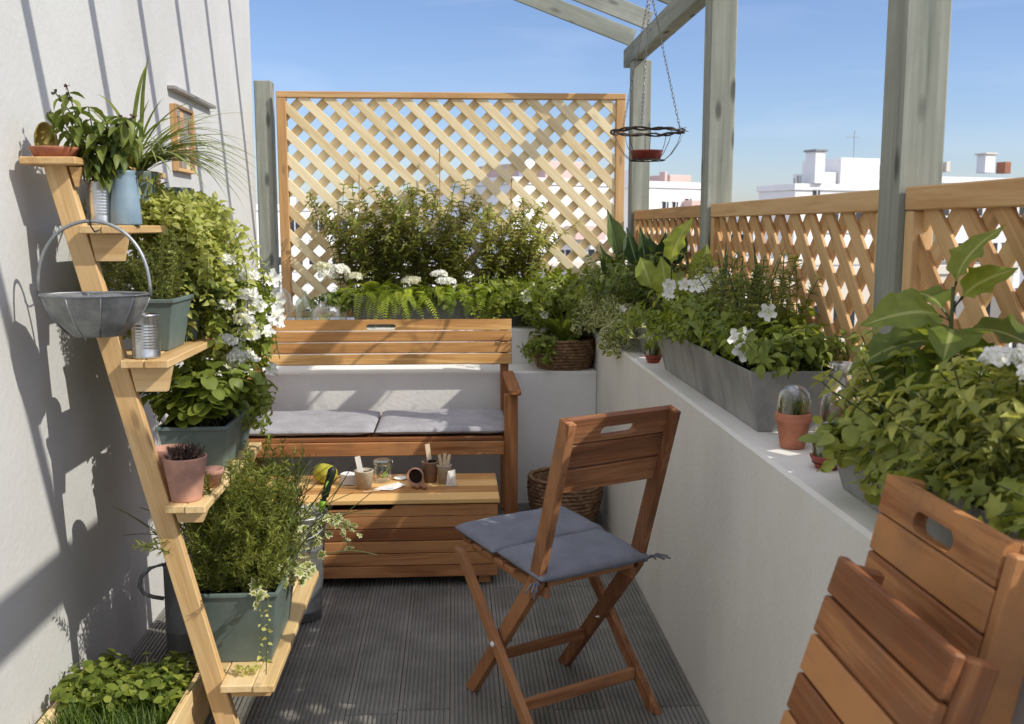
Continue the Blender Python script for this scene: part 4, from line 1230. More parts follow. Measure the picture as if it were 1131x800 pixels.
o = COL.objects['ivy.001']; part('runner_leaves', lb, 'l_var', o); part('runner', sb, 'stem', o)

# ---- zinc watering can behind the rail
wc = empty('watering_can', (-.895, 3.13, 0), 'dull grey cylindrical watering can with curled handle, against the wall behind the ladder', 'watering can')
mb = MB(); mb.lathe([(.001, 0), (.058, 0), (.060, .004), (.060, .06), (.0615, .062), (.060, .066), (.060, .27), (.062, .275), (.058, .278), (.054, .26), (.054, .1)], (-.875, 3.13, .004), 36); part('body', mb, 'zinc_dull', wc)
mb = MB(); pts = [Vector((-.93, 3.11, .285)), Vector((-.965, 3.09, .28)), Vector((-.992, 3.08, .255)), Vector((-.998, 3.08, .225)), Vector((-.985, 3.08, .20)), Vector((-.96, 3.09, .185)), Vector((-.93, 3.10, .175))]
mb.tube(pts, .0065, 10); part('handle', mb, 'zinc_dull', wc)
mb = MB(); mb.tube([(-.83, 3.16, .05), (-.78, 3.19, .15), (-.745, 3.21, .26)], [.014, .011, .009], 12); part('spout', mb, 'zinc_dull', wc)
mb = MB(); mb.tube([(-.875 - .055, 3.13, .278), (-.875 - .03, 3.13, .325), (-.875 + .03, 3.13, .325), (-.875 + .055, 3.13, .278)], .005, 8); part('top_handle', mb, 'zinc_dull', wc)

# ---- wooden box of salad and grass, bottom left
wb = empty('wooden_planter', (-.85, 2.36, 0), 'low pine planter box at the bottom left, open-topped and filled with greens', 'planter')
wx0, wx1, wy0, wy1, wz = -1.025, -.690, 1.93, 2.665, .15
for args in ((wx0, wx0 + .018, wy0, wy1, 'y'), (wx1 - .018, wx1, wy0, wy1, 'y'), (wx0 + .0185, wx1 - .0185, wy0, wy0 + .018, 'x'), (wx0 + .0185, wx1 - .0185, wy1 - .018, wy1, 'x')):
    mb = MB(); mb.box(args[0], args[1], args[2], args[3], .006, wz, args[4], .002); part('side_board', mb, 'pale_pine', wb)
soil_in(wb, None, rect=(wx0 + .018, wx1 - .018, wy0 + .018, wy1 - .018, .10))
t = empty('salad_bed', (-.86, 2.53, .10), 'leafy green salad herbs crowding the back of the low pine box', 'plants')
lb = LB(xmin=WX + .01, xmax=-.695); sb = MB()
for i in range(300):
    a = R.uniform(0, 6.28); p = rnd_in(-1.0, -.72, 2.46, 2.635, .10)
    pts = path(p, (math.cos(a) * .5, math.sin(a) * .5, 1), R.uniform(.05, .125), .3, .014, .1)
    leafy(lb, sb, pts, P_ROUND, .026, .022, .02, 2, .9, .15, .0012, .35)
part('foliage', lb, 'l_mid', t); part('stem', sb, 'stem', t)
lb = LB(xmin=WX + .01)
for i in range(2600):
    p = rnd_in(-.995, -.72, 1.98, 2.49, .10); a = R.uniform(0, 6.28)
    lb.strap(path(p, (math.cos(a) * .4, math.sin(a) * .4, 1), R.uniform(.05, .11), .6, .025, .08), .003)
o = whole('grass_bed', lb, 'l_grass', 'short bright green grass growing in the front of the low pine box', 'grass'); o['kind'] = 'stuff'
t = MB(); t.lathe([(.001, 0), (.036, 0), (.052, .065), (.056, .067), (.057, .092), (.051, .092), (.045, .05), (.001, .04)], (-.80, 2.735, .002), 30)
whole('clay_pot', t, 'terracotta', 'terracotta pot standing on the deck just behind the low pine box', 'pot')

# ---- galvanised half-round basket hanging from the second tier
hb = empty('hanging_trug', (-.846, 2.39, 1.09), 'faceted galvanised metal bowl basket hanging by its hoop from the ladder shelf', 'hanging basket')
bc = Vector((-.843, 2.392, 1.092)); ex, ey = 1.0, .62
mb = MB()
NS = 10; prof = [(.001, .002), (.050, .0), (.062, .004), (.095, .035), (.118, .072), (.128, .097), (.131, .099), (.127, .100), (.116, .074), (.092, .038), (.055, .008), (.001, .006)]
mb.lathe(prof, bc, NS, (0, 0, 1), ex, ey, smooth=False); part('bowl', mb, 'trug_zinc', hb)
mb = MB(); ring = [bc + Vector((math.cos(2 * PI * i / NS + PI/2*0) * .129, math.sin(2 * PI * i / NS) * .129 * ey, .099)) for i in range(NS)]
mb.tube(ring, .0032, 6, closed=True)
for i in range(NS):
    a = 2 * PI * i / NS
    mb.tube([bc + Vector((math.cos(a) * r_ * 1.004, math.sin(a) * r_ * 1.004 * ey, z_)) for r_, z_ in prof[2:6]], .0016, 5)
part('ribs', mb, 'zinc', hb)
mb = MB()
mb.tube([bc + Vector((-math.cos(a) * .129, 0, .095 + .175 * math.sin(a) ** .8)) for a in [PI * i / 32 for i in range(33)]], .0042, 8); part('hoop', mb, 'zinc', hb)
mb = MB(); mb.tube([(-.843, 2.455, 1.342), (-.843, 2.415, 1.337), (-.843, 2.392, 1.350), (-.843, 2.388, 1.366), (-.843, 2.392, 1.372)], .002, 6); part('hook', mb, 'dark_wire', hb)

# ---- insect house on the wall
ih = empty('insect_house', (-1.0, 3.9, 1.54), 'small wooden insect house under a thin metal strip on the white wall', 'insect house')
mb = MB(); y0, y1, z0, z1, xo = 3.84, 4.10, 1.555, 1.80, WX + .024
mb.box(WX + .001, xo, y0, y0 + .008, z0, z1, 'z', .001); mb.box(WX + .001, xo, y1 - .012, y1, z0, z1, 'z', .001); mb.box(WX + .001, xo, y0 + .0125, y1 - .0125, z0, z0 + .012, 'y', .001); mb.box(WX + .001, WX + .012, y0 + .0125, y1 - .0125, z0 + .0125, z1, 'z', .001)
part('frame', mb, 'trellis_wood', ih)
for j in range(5):
    for i in range(4):
        mb = MB(); ya_ = y0 + .014 + i * .0635; za = z0 + .014 + j * .047
        mb.box(WX + .013, xo - R.uniform(.003, .014), ya_, ya_ + .060, za, za + .044, 'y', .002); part('block', mb, R.choice(['brown_pot', 'terra_pale', 'stick', 'metal_strip', 'trellis_wood']), ih)
mb = MB(); mb.box(WX + .0125, xo, y0 + .0125, y1 - .0125, z1 - .012, z1, 'y', .001); part('top_board', mb, 'brown_pot', ih)
mb = MB(); mb.box(WX + .001, WX + .030, 3.82, 4.46, 1.850, 1.862, 'y', .001); part('ledge', mb, 'metal_strip', ih)

# ================================================================== THINGS ON THE CHEST
Z = .3405
t = MB(); ax = Vector((.75, -.62, -.05))
t.lathe([(.008, -.026), (.008, -.040), (.022, -.043), (.034, -.034), (.0385, -.015), (.039, .0), (.0385, .015), (.034, .034), (.022, .043), (.008, .040), (.008, .025), (.001, .024)], (-.515, 3.885, Z + .0385), 40, ax)
whole('twine_ball', t, 'twine', 'yellow-green ball of garden twine lying on the chest lid', 'twine')
t = MB()
for k in range(9):
    t.tube([(-.418 + .036 * math.cos(a) * (1 - .03 * (k % 3)), 3.865 + .025 * math.sin(a), Z + .005 + k * .0042 + .002 * math.sin(3 * a + k)) for a in [2 * PI * i / 20 for i in range(20)]], .0052, 6, closed=True)
t.lathe([(.030, .002), (.032, .036), (.02, .040), (.001, .040)], (-.418, 3.865, Z), 16, sy=.7)
whole('string_roll', t, 'cotton', 'small roll of white cotton string on the chest lid', 'string')
def cup(loc, r, h, mat, label, soil=True, stuff='paper pot'):
    o = empty('seedling_pot', loc, label, 'pot', 'seedling pots on the chest')
    mb = MB(); mb.lathe([(.001, 0), (r * .74, 0), (r * .98, h - .006), (r * 1.04, h - .003), (r, h), (r * .92, h), (r * .84, h * .5)], loc, 26, wob=.01); part('pot', mb, mat, o)
    if soil: soil_in(o, (loc[0], loc[1], loc[2] + h - .012), r=r * .93)
    return o
def label_stick(o, p, q, w=.014, mat='stick', name='plant_label'):
    mb = MB(); mb.bar(p, q, w, .002, (1, .1, 0), .0006); part(name, mb, mat, o)
o = cup((-.355, 3.80, Z), .037, .072, 'paper_pot', 'beige paper pot with a white label, left of the jar on the chest')
label_stick(o, (-.365, 3.80, Z + .05), (-.380, 3.805, Z + .125), .021, 'paper')
j = empty('glass_jar', (-.292, 3.90, Z), 'clip-top glass jar of labels and seeds behind the beige paper pot', 'jar')
mb = MB(); mb.lathe([(.001, .002), (.030, 0), (.036, .006), (.037, .055), (.032, .066), (.032, .072)], (-.292, 3.90, Z), 28); part('glass', mb, 'glass', j)
mb = MB(); mb.lathe([(.036, .073), (.038, .076), (.037, .084), (.028, .090), (.001, .092)], (-.292, 3.90, Z), 28); part('lid', mb, 'green_glass', j)
mb = MB(); mb.tube([(-.292 + .034 * math.cos(a), 3.90 + .034 * math.sin(a), Z + .070) for a in [2 * PI * i / 24 for i in range(24)]], .0013, 5, closed=True); mb.tube([(-.256, 3.885, Z + .07), (-.249, 3.882, Z + .06), (-.250, 3.884, Z + .088), (-.262, 3.889, Z + .090)], .0013, 5); part('clip', mb, 'chain', j)
for k in range(9):
    mb = MB(); a = rv(1); c = Vector((-.292, 3.90, Z + .027)) + Vector((a.x * .016, a.y * .016, a.z * .015)); mb.bar(c - rv(.014), c + rv(.014) + Vector((.008, 0, .012)), .010, .003, rv()); part('seed_packet', mb, R.choice(['lime_plastic', 'stick', 'paper', 'brown_pot', 'twine']), j)
t = MB(); t.lathe([(.001, 0), (.020, 0), (.028, .006), (.026, .007), (.018, .003), (.001, .003)], (-.222, 3.93, Z), 20)
whole('small_dish', t, 'paper', 'tiny white dish behind the tipped pot on the chest lid', 'dish')
t = MB(); t.poly([(-.318, 3.765, Z + .002), (-.245, 3.745, Z + .004), (-.196, 3.825, Z + .003), (-.225, 3.840, Z + .010), (-.295, 3.812, Z + .001)], [(0, 1, 2, 3, 4)])
pc = whole('paper_card', t, 'paper', 'white paper card lying flat on the chest lid', 'card'); sm_ = pc.modifiers.new('s', 'SOLIDIFY'); sm_.thickness = .0012; sm_.offset = 1
t = MB(); t.bar((-.355, 3.735, Z + .002), (-.292, 3.757, Z + .002), .008, .002, (0, 1, 0), .0006)
whole('wooden_stick', t, 'stick', 'thin pale wooden stick lying beside the white card', 'stick')
t = empty('tipped_pot', (-.150, 3.84, Z), 'little pot tipped on its side with soil in it, right of the white card', 'pot', 'seedling pots on the chest')
ax = Vector((-.22, -.94, .12)); mb = MB(); cc = Vector((-.145, 3.875, Z + .031)); mb.lathe([(.001, 0), (.022, 0), (.031, .052), (.034, .053), (.034, .062), (.030, .062), (.025, .02)], cc, 26, ax); part('pot', mb, 'terra_pale', t)
mb = MB(); mb.lathe([(.028, .044), (.018, .047), (.001, .048)], cc, 18, ax); part('soil', mb, 'soil', t)
for k, (x, y) in enumerate(((-.163, 3.79), (-.148, 3.775), (-.132, 3.785), (-.120, 3.768))):
    mb = MB(); mb.lathe([(.0005, -.011), (.007, -.007), (.0095, 0), (.007, .006), (.002, .012)], (x, y, Z + .009), 12, (R.uniform(-1, 1), R.uniform(-1, 1), .4))
    whole('flower_bulb', mb, 'seed', 'small brown bulb spilled in front of the tipped pot', 'bulb', 'bulbs spilled from the tipped pot')
o = cup((-.100, 3.885, Z), .034, .084, 'brown_pot', 'brown paper pot with one tall wooden label on the chest')
label_stick(o, (-.100, 3.885, Z + .06), (-.112, 3.89, Z + .152), .019)
mb = MB()
for k in range(7): mb.lathe([(.0005, -.006), (.006, -.002), (.007, .003), (.001, .008)], (-.090 + R.uniform(-.015, .02), 3.885 + R.uniform(-.015, .015), Z + .083), 7, rv())
part('soil_crumb', mb, 'soil', o)
o = cup((-.045, 3.86, Z), .030, .074, 'paper_pot', 'grey paper pot holding three pointed wooden labels, on the right of the chest')
for dx in (-.018, .0, .016): label_stick(o, (-.045 + dx * .4, 3.865, Z + .05), (-.042 + dx * 1.2, 3.87, Z + .118 - abs(dx) * .3), .013)
t = MB(); px_, py_ = -.018, 3.815
t.poly([(px_ - .02, py_ - .012, Z + .001), (px_ + .02, py_ - .012, Z + .001), (px_ + .022, py_ + .012, Z + .001), (px_ - .02, py_ + .012, Z + .001), (px_ - .012, py_ - .006, Z + .060), (px_ + .016, py_ - .002, Z + .066), (px_ + .017, py_ + .006, Z + .064), (px_ - .012, py_ + .004, Z + .058), (px_, py_ - .016, Z + .030), (px_ + .004, py_ + .014, Z + .030)],
       [(0, 1, 8), (1, 5, 8), (5, 4, 8), (4, 0, 8), (2, 3, 9), (3, 7, 9), (7, 6, 9), (6, 2, 9), (1, 2, 6, 5), (3, 0, 4, 7), (4, 5, 6, 7)])
whole('seed_packet', t, 'paper', 'crumpled white paper seed packet standing at the right end of the pots', 'packet')

# ---- woven baskets
def wicker(root, c, r0, r1, h, n, mat, lean=0.0):
    mb = MB()
    for k in range(n):
        tt = k / (n - 1); z = h * tt; r_ = r0 + (r1 - r0) * math.sin(tt * PI * .5) + .006 * math.sin(tt * PI)
        ph = (k % 2) * PI
        N = 60; nb = 30
        pts = [Vector((c[0] + (r_ + .0035 * math.cos(nb * a + ph)) * math.cos(a), c[1] + (r_ + .0035 * math.cos(nb * a + ph)) * math.sin(a), c[2] + z + .0015 * math.sin(5 * a + k))) for a in [2 * PI * i / N for i in range(N)]]
        mb.tube(pts, [h / n * (.62 + .12 * math.sin(i * 1.3 + k)) for i in range(N)], 6, closed=True)
    mb.lathe([(.001, .002), (r0 * .97, .002), (r1 * .95, h * .95)], c, 30)
    part('weave', mb, mat, root)
t = empty('wicker_planter', (.545, 4.885, .653), 'round brown woven basket planter standing on the low ledge', 'planter')
wicker(t, (.545, 4.905, .658), .125, .150, .135, 10, 'wicker'); soil_in(t, (.545, 4.905, .775), r=.135)
t = empty('wicker_basket', (.485, 4.40, 0), 'brown woven basket on the deck behind the folding chair', 'basket')
wicker(t, (.50, 4.42, .008), .130, .160, .21, 13, 'wicker_pale')
# ferny plant in the wicker planter
fp = empty('fern', (.55, 4.9, .77), 'upright dark green fern growing in the round woven planter', 'plant')
lb = LB(xmax=PX + .25)
def frond(lb, p, d, L, droop, n=22, ll=.03, w=.35, tint=None):
    pts = path(p, d, L, droop, L / n, .03)
    T = R.random() if tint is None else tint
    for i in range(2, len(pts)):
        dd, s, m_ = frame_from(pts[i] - pts[i - 1]); t_ = i / len(pts)
        l = ll * math.sin(PI * (t_ * .82 + .12)) 
        for sg in (-1, 1):
            lb.add(P_NEEDLE, pts[i], s * sg + dd * .45 + Vector((0, 0, -.1)), m_, l, l * w, min(1, max(0, T + R.uniform(-.2, .2))))
for i in range(46):
    a = R.uniform(0, 6.28)
    frond(lb, (.56 + R.uniform(-.04, .04), 4.90 + R.uniform(-.04, .04), .77), (math.cos(a) * .6, math.sin(a) * .5, 1), R.uniform(.14, .26), .5, 26, .022, .4)
for i in range(30):
    a = R.uniform(0, 6.28); k = R.uniform(.1, .6)
    lb.strap(path((.57 + R.uniform(-.03, .03), 4.90, .77), (math.cos(a) * k, math.sin(a) * k, 1), R.uniform(.15, .25), .3, .03, .02), .012)
part('foliage', lb, 'l_mid', fp)
petunia('leafy_herb', (.46, 4.86, .77), 'small leafy herb hanging over the left rim of the woven planter', (.43, .50, 4.80, 4.88, .775), 26, .06, .16, (.6, 1.6), 0, 'l_mid', dirx=-.35, leaf=.034, tint=.4)

# ---- glass cloches, bottle on the raised wall
WZ = .833
t = empty('glass_cloche', (-.865, 5.13, WZ), 'clear glass bell jar over a small terracotta pot, at the left end behind the bench', 'cloche', 'glass bell jars behind the bench')
mb = MB(); mb.lathe([(.062, 0), (.062, .13), (.055, .17), (.036, .198), (.012, .208), (.008, .214), (.013, .224), (.009, .232), (.001, .234)], (-.895, 5.16, WZ), 36); part('glass', mb, 'glass', t)
t = empty('potted_cactus', (-.865, 5.12, WZ), 'small pinkish terracotta pot with a tiny plant inside the left bell jar', 'potted plant')
clay_pot(t, (-.895, 5.155, WZ), .040, .068, 'terra_pale')
lb = LB()
for i in range(60): lb.add(P_LANCE, (-.895 + R.uniform(-.012, .012), 5.155 + R.uniform(-.012, .012), WZ + .062 + R.uniform(0, .035)), rv() + Vector((0, 0, .8)), rv(), .018, .006)
part('foliage', lb, 'l_dark', t)
t = MB(); t.lathe([(.052, 0), (.053, .09), (.044, .135), (.022, .158), (.012, .164), (.010, .18), (.014, .186), (.001, .19)], (-.765, 5.15, WZ), 36)
whole('glass_cloche', t, 'green_glass', 'greenish glass bell jar beside the trellis edge, second from the left', 'cloche', 'glass bell jars behind the bench')
t = empty('glass_bottle', (-.63, 5.10, WZ), 'wide clear glass demijohn with a short neck behind the bench back', 'bottle')
mb = MB(); mb.lathe([(.001, .003), (.078, 0), (.092, .012), (.094, .05), (.086, .09), (.062, .122), (.032, .136), (.020, .142), (.018, .160), (.022, .164), (.022, .172), (.017, .172), (.016, .145)], (-.640, 5.11, WZ), 40); part('glass', mb, 'glass', t)
lb = LB()
for i in range(40): 
    p = Vector((-.66 + R.uniform(-.03, .03), 5.11 + R.uniform(-.03, .03), WZ + R.uniform(.01, .07))); lb.add(P_OVATE, p, rv() + Vector((0, 0, .6)), rv(), .022, .012)
part('sprig', lb, 'l_lime', t)

# ================================================================== BACK TROUGH AND ITS PLANTS
GT = 'plants growing in the long back trough'
tt = empty('trough_planter', (-.05, 5.27, WZ), 'long dark grey trough planter on the raised wall below the big trellis', 'planter')
box_pot(tt, -.055, 5.275, WZ, .90, .19, .98, .24, .165, 'slate_trough')
def shrub(loc, label, box, n, H, spread, P, leaf, wid, mat, tint=.5, stem='stem_brown', every=.022, group=GT, name='shrub', droop=.15, per=2, ymax=None, lean=0.0):
    t = empty(name, loc, label, 'plant', group)
    lb = LB(); sb = MB(); x0, x1, y0, y1, z = box
    for i in range(n):
        a = R.uniform(0, 6.28); k = R.uniform(0, spread)
        L_ = R.uniform(*H)
        pts = path(rnd_in(x0, x1, y0, y1, z), (math.cos(a) * k + lean, math.sin(a) * k * .6, 1), L_, droop, .022, .09)
        if ymax: pts = [Vector((p.x, min(p.y, ymax + .01 * math.sin(p.z * 50)), p.z)) for p in pts]
        leafy(lb, sb, pts, P, leaf, leaf * wid, every, per, .9, .3, .0016, .15, tint=tint)
    part('foliage', lb, mat, t); part('stem', sb, stem, t)
    return t
c1 = shrub((-.47, 5.3, .98), 'dark small-leaved climbing shrub on the left side of the big trellis, tied to a cane', (-.60, -.26, 5.26, 5.33, .98), 80, (.26, .66), .46, P_OVATE, .038, .5, 'l_shrub', .35, ymax=5.40)
mb = MB(); mb.tube([(-.50, 5.36, .95), (-.495, 5.375, 1.62)], .004, 6); part('cane', mb, 'cane', c1)
c2 = shrub((-.1, 5.3, .98), 'dark climbing shrub in the middle of the big trellis, tied to a tall cane', (-.22, .08, 5.26, 5.33, .98), 70, (.24, .64), .44, P_OVATE, .038, .5, 'l_shrub', .45, ymax=5.40)
mb = MB(); mb.tube([(-.075, 5.35, .95), (-.07, 5.375, 1.78)], .004, 6); part('cane', mb, 'cane', c2)
c3 = shrub((.25, 5.3, .98), 'loose climbing shrub on the right side of the big trellis, thinner than the others', (.14, .40, 5.26, 5.34, .98), 80, (.22, .58), .50, P_OVATE, .036, .5, 'l_shrub', .6, ymax=5.40, lean=.12)
mb = MB(); mb.tube([(.30, 5.36, .95), (.31, 5.375, 1.60)], .004, 6); part('cane', mb, 'cane', c3)
# bright ferns hanging over the rim
def ferns(x0, x1, n, label, L=(.14, .26)):
    t = empty('fern', ((x0 + x1) / 2, 5.2, .99), label, 'plant', GT)
    lb = LB()
    for i in range(n):
        a = R.uniform(PI + .2, 2 * PI - .2) if R.random() < .7 else R.uniform(0, 6.28)
        frond(lb, rnd_in(x0, x1, 5.18, 5.30, .985), (math.cos(a) * .8, math.sin(a) * .9, R.uniform(.5, 1.5)), R.uniform(*L), R.uniform(.5, 1.5), 20, .026, .26)
    part('foliage', lb, 'l_bright', t)
ferns(-.50, -.22, 110, 'bright yellow-green fern between the two white flower heads in the trough', (.17, .30))
ferns(-.02, .28, 90, 'bright green fern hanging over the trough rim, right of the second white flower head', (.15, .27))
ferns(-.22, -.04, 40, 'small bright fern drooping below the second white flower head', (.12, .22))
# white flower heads
for (x, z, lab, n) in ((-.60, 1.045, 'white hydrangea-like flower heads over dark leaves at the left end of the trough', 5), (-.15, 1.05, 'flat white flower heads among ferns in the middle of the trough', 4)):
    t = empty('flowering_plant', (x, 5.2, .99), lab, 'plant', GT)
    lb = LB(); sb = MB()
    for i in range(40):
        a = R.uniform(0, 6.28)
        pts = path(rnd_in(x - .05, x + .08, 5.15, 5.25, .96), (math.cos(a) * .9, math.sin(a) * .9, R.uniform(.2, 1)), R.uniform(.06, .14), .8, .016, .1)
        leafy(lb, sb, pts, P_OVATE, .036, .024, .02, 2, .9, .2, .0014, .1, tint=.4)
    part('foliage', lb, 'l_dark', t); part('stem', sb, 'stem', t)
    for k in range(n):
        cluster(t, (x + R.uniform(-.10, .11) + (.01 if n == 5 else .02), 5.10 + R.uniform(-.02, .05), z + (.055 if n == 5 else .035) + R.uniform(-.03, .035)), R.uniform(.040, .052), 130, .013, mat='petal' if k % 2 else 'petal_eye', flat=.7 if n == 5 else .45)
# loose mixed green at right of trough
petunia('flowering_plant', (.42, 5.2, .98), 'loose white-flowered green plant at the right end of the trough', (.28, .52, 5.14, 5.30, .985), 130, .12, .36, (.3, 1.1), 12, 'l_mid', group=GT, leaf=.036, tint=.65, fr=.024)
petunia('creeping_plant', (.20, 5.2, .98), 'fine creeping greenery trailing over the front of the trough', (-.3, .42, 5.12, 5.20, .99), 34, .08, .17, (1.2, 2.4), 0, 'l_bright', group=GT, leaf=.024, tint=.4, every=.016)

# ================================================================== HANGING WIRE BASKET
hx, hy, hz = .80, 4.145, 1.735
hw = empty('hanging_basket', (hx, hy, hz), 'wire basket with a dark twig rim hanging on three chains from the pergola', 'hanging basket')
rr = .148
mb = MB()
for k in range(5):
    ph = R.uniform(0, 6); pts = []
    for i in range(72):
        a = 2 * PI * i / 72
        q = rr + .005 * math.cos(7 * a + ph + k * 1.2)
        pts.append((hx + q * math.cos(a), hy + q * math.sin(a), hz + .005 * math.sin(7 * a + ph + k * 1.2) + .002 * math.sin(3 * a + k)))
    mb.tube(pts, .0032, 6, closed=True)
for k in range(8):
    a = R.uniform(0, 6.28); p = Vector((hx + rr * math.cos(a), hy + rr * math.sin(a), hz)); mb.tube([p, p + Vector((-math.sin(a) * .03 + math.cos(a) * .014, math.cos(a) * .03 + math.sin(a) * .014, R.uniform(-.006, .012)))], [.003, .0015], 5)
part('twig_rim', mb, 'twig', hw)
zb_ = hz - .118
for i in range(10):
    a = 2 * PI * i / 10 + .2
    mb = MB(); mb.tube([(hx + r_ * math.cos(a), hy + r_ * math.sin(a), hz + z_) for r_, z_ in ((rr, -.002), (rr * .90, -.045), (rr * .68, -.092), (.070, -.117), (.02, -.119))], .0014, 5); part('wire', mb, 'dark_wire', hw)
mb = MB(); mb.tube([(hx + .072 * math.cos(a), hy + .072 * math.sin(a), zb_ + .002) for a in [2 * PI * i / 30 for i in range(30)]], .0022, 5, closed=True); part('base_ring', mb, 'dark_wire', hw)
rz_ = 2.395 - .12 * SL + (1.03 - hx) * SL - .02
topp = Vector((hx - .035, hy, 2.395 + .01))
apex = Vector((hx, hy, 2.30))
for i in range(3):
    a = 2 * PI * i / 3 + .15
    p = Vector((hx + (rr - .006) * math.cos(a), hy + (rr - .006) * math.sin(a), hz + .006)); L_ = (apex - p).length; dd, s, m_ = frame_from(apex - p); n = int(L_ / .0165)
    mb = MB()
    for k in range(n):
        c = p + dd * (L_ * (k + .5) / n); u = s if k % 2 else m_
        mb.tube([c + dd * (.0118 * math.cos(b_)) + u * (.0045 * math.sin(b_)) for b_ in [2 * PI * q / 8 for q in range(8)]], .0013, 4, closed=True)
    part('chain', mb, 'chain', hw)
mb = MB(); mb.tube([apex, apex + Vector((0, 0, .03)), apex + Vector((.0, 0, .12)), Vector((hx, hy, 2.43))], .0022, 6); part('hook', mb, 'chain', hw)
t = MB(); t.lathe([(.001, 0), (.058, 0), (.066, .028), (.069, .030), (.069, .036), (.063, .036), (.056, .008), (.001, .007)], (hx - .005, hy, zb_ + .006), 32)
whole('saucer', t, 'red_glaze', 'dark red clay saucer sitting in the hanging wire basket', 'saucer')

# ================================================================== PARAPET PLANTERS (right)
LZ = PT + .001
GP_ = 'slate-grey planters along the parapet'
# far corner planter
p1 = empty('zinc_planter', (.82, 4.45, LZ), 'farthest tapered grey planter on the parapet, under the tall paddle leaves', 'planter', GP_)
box_pot(p1, .845, 4.45, LZ, .16, .98, .22, 1.08, .155, 'zinc_dull', lip=False)
p2 = empty('zinc_planter', (.82, 2.95, LZ), 'middle tapered grey planter on the parapet filled with white petunias', 'planter', GP_)
box_pot(p2, .835, 2.965, LZ, .155, 1.10, .225, 1.19, .158, 'zinc_dull', lip=False)
p3 = empty('zinc_planter', (.85, 1.45, LZ), 'nearest grey planter on the parapet, overflowing with variegated ivy behind the folded chair', 'planter', GP_)
box_pot(p3, .855, 1.30, LZ, .19, 1.13, .235, 1.23, .115, 'zinc_dull', lip=False)

def paddles(loc, label, base, specs, mat, w, leafL, name='paddle_plant', P=P_PADDLE, group=None):
    t = empty(name, loc, label, 'plant', group)
    lb = LB(); sb = MB(); bx_, by_, bz_ = base
    for (dx, dy, dz, L_, ll, ti) in specs:
        d = Vector((dx, dy, dz)).normalized()
        pts = path((bx_ + R.uniform(-.03, .03), by_ + R.uniform(-.04, .04), bz_), d, L_, .05, .02, .02)
        sb.tube(pts, [.005 - .003 * i / len(pts) for i in range(len(pts))], 6, cap=False)
        dl = (pts[-1] - pts[-3]).normalized()
        toCam = (Vector((0, 0, 1.35)) - pts[-1]).normalized()
        lb.add(P, pts[-1], dl, toCam + rv(.5) + Vector((0, 0, .3)), ll, ll * w, ti)
    part('leaves', lb, mat, t); part('stalk', sb, 'stem', t)
    return t
sp_ = [(R.uniform(-.35, .3), R.uniform(-.45, .45), 1, R.uniform(.06, .22), R.uniform(.16, .23), R.random()) for i in range(20)]
paddles((.84, 4.25, .98), 'tall dark paddle-leaved plant rising above the far parapet planter', (.86, 4.25, .97), sp_, 'l_paddle', .36, .2)
paddles((.80, 4.75, .98), 'broad grey-green paddle leaf plant beside the right edge of the big trellis', (.80, 4.85, .97), [(-.15, -.1, 1, .22, .24, .9), (-.35, -.2, 1, .10, .2, .5), (.1, .1, 1, .18, .2, .6), (-.05, -.3, 1, .06, .2, .4), (-.5, .1, 1, .06, .18, .7)], 'l_paddle', .40, .22)
paddles((.83, 3.45, .98), 'plant with two large yellow-green leaves in front of the middle pergola post', (.80, 3.62, .97), [(-.05, -.2, 1, .27, .15, 1), (.25, -.3, 1, .18, .14, .8), (-.35, -.3, 1, .12, .14, .9), (.1, .3, 1, .12, .14, .6), (-.3, .2, 1, .16, .13, .8)], 'l_big', .62, .15, 'large_leaved_plant', P_BIG)
shrub((.76, 4.5, .98), 'mixed dark green bushy foliage filling the far parapet planter', (.74, .92, 3.92, 4.92, .98), 190, (.12, .30), .8, P_OVATE, .040, .55, 'l_dark', .5, 'stem', group='bushy plants in the parapet planters', name='bushy_plant', droop=.5)
petunia('trailing_plant', (.70, 4.3, .99), 'pale variegated plant trailing over the wall edge of the far planter', (.72, .80, 3.92, 4.95, .995), 130, .08, .26, (.7, 1.9), 10, 'l_var', dirx=-.45, leaf=.034, tint=.5, fr=.022)
petunia('flowering_plant', (.62, 5.15, .95), 'light green bushy plant with white blooms in the corner behind the woven planter', (.48, .80, 4.98, 5.25, .93), 150, .14, .38, (.2, .9), 12, 'l_mid', leaf=.042, tint=.6, dirx=0, fr=.024)
# petunia planter
petunia('petunia', (.80, 2.6, .99), 'white petunias at the near end of the middle parapet planter', (.76, .93, 2.42, 2.95, .985), 190, .08, .20, (.1, .9), 0, 'l_mid', leaf=.036, tint=.5, dirx=.0, up=(.5, 1.4))
petunia('petunia', (.80, 3.3, .99), 'white petunias at the far end of the middle parapet planter', (.75, .93, 2.95, 3.54, .985), 200, .09, .23, (.1, .9), 0, 'l_mid', leaf=.034, tint=.55, dirx=.0, up=(.5, 1.4))
pet1 = COL.objects['petunia']; pet2 = COL.objects['petunia.001']
def fl_at(root, L_, r):
    cam = Vector((0, 0, 1.35)); out = []
    for p in L_:
        v = ((cam - Vector(p)).normalized() + rv(.35) + Vector((-.1, 0, .1))).normalized(); out.append((Vector(p) , v))
    flowers(root, out, r)
fl_at(pet1, [(.728, 2.50, 1.065), (.738, 2.48, 1.038), (.75, 2.52, 1.07), (.825, 2.57, 1.125)], .029)
fl_at(pet2, [(.715, 3.28, 1.155), (.725, 3.34, 1.15), (.75, 3.05, 1.17), (.765, 3.0, 1.175), (.70, 3.22, 1.13), (.735, 3.15, 1.165), (.86, 3.3, 1.19)], .026)
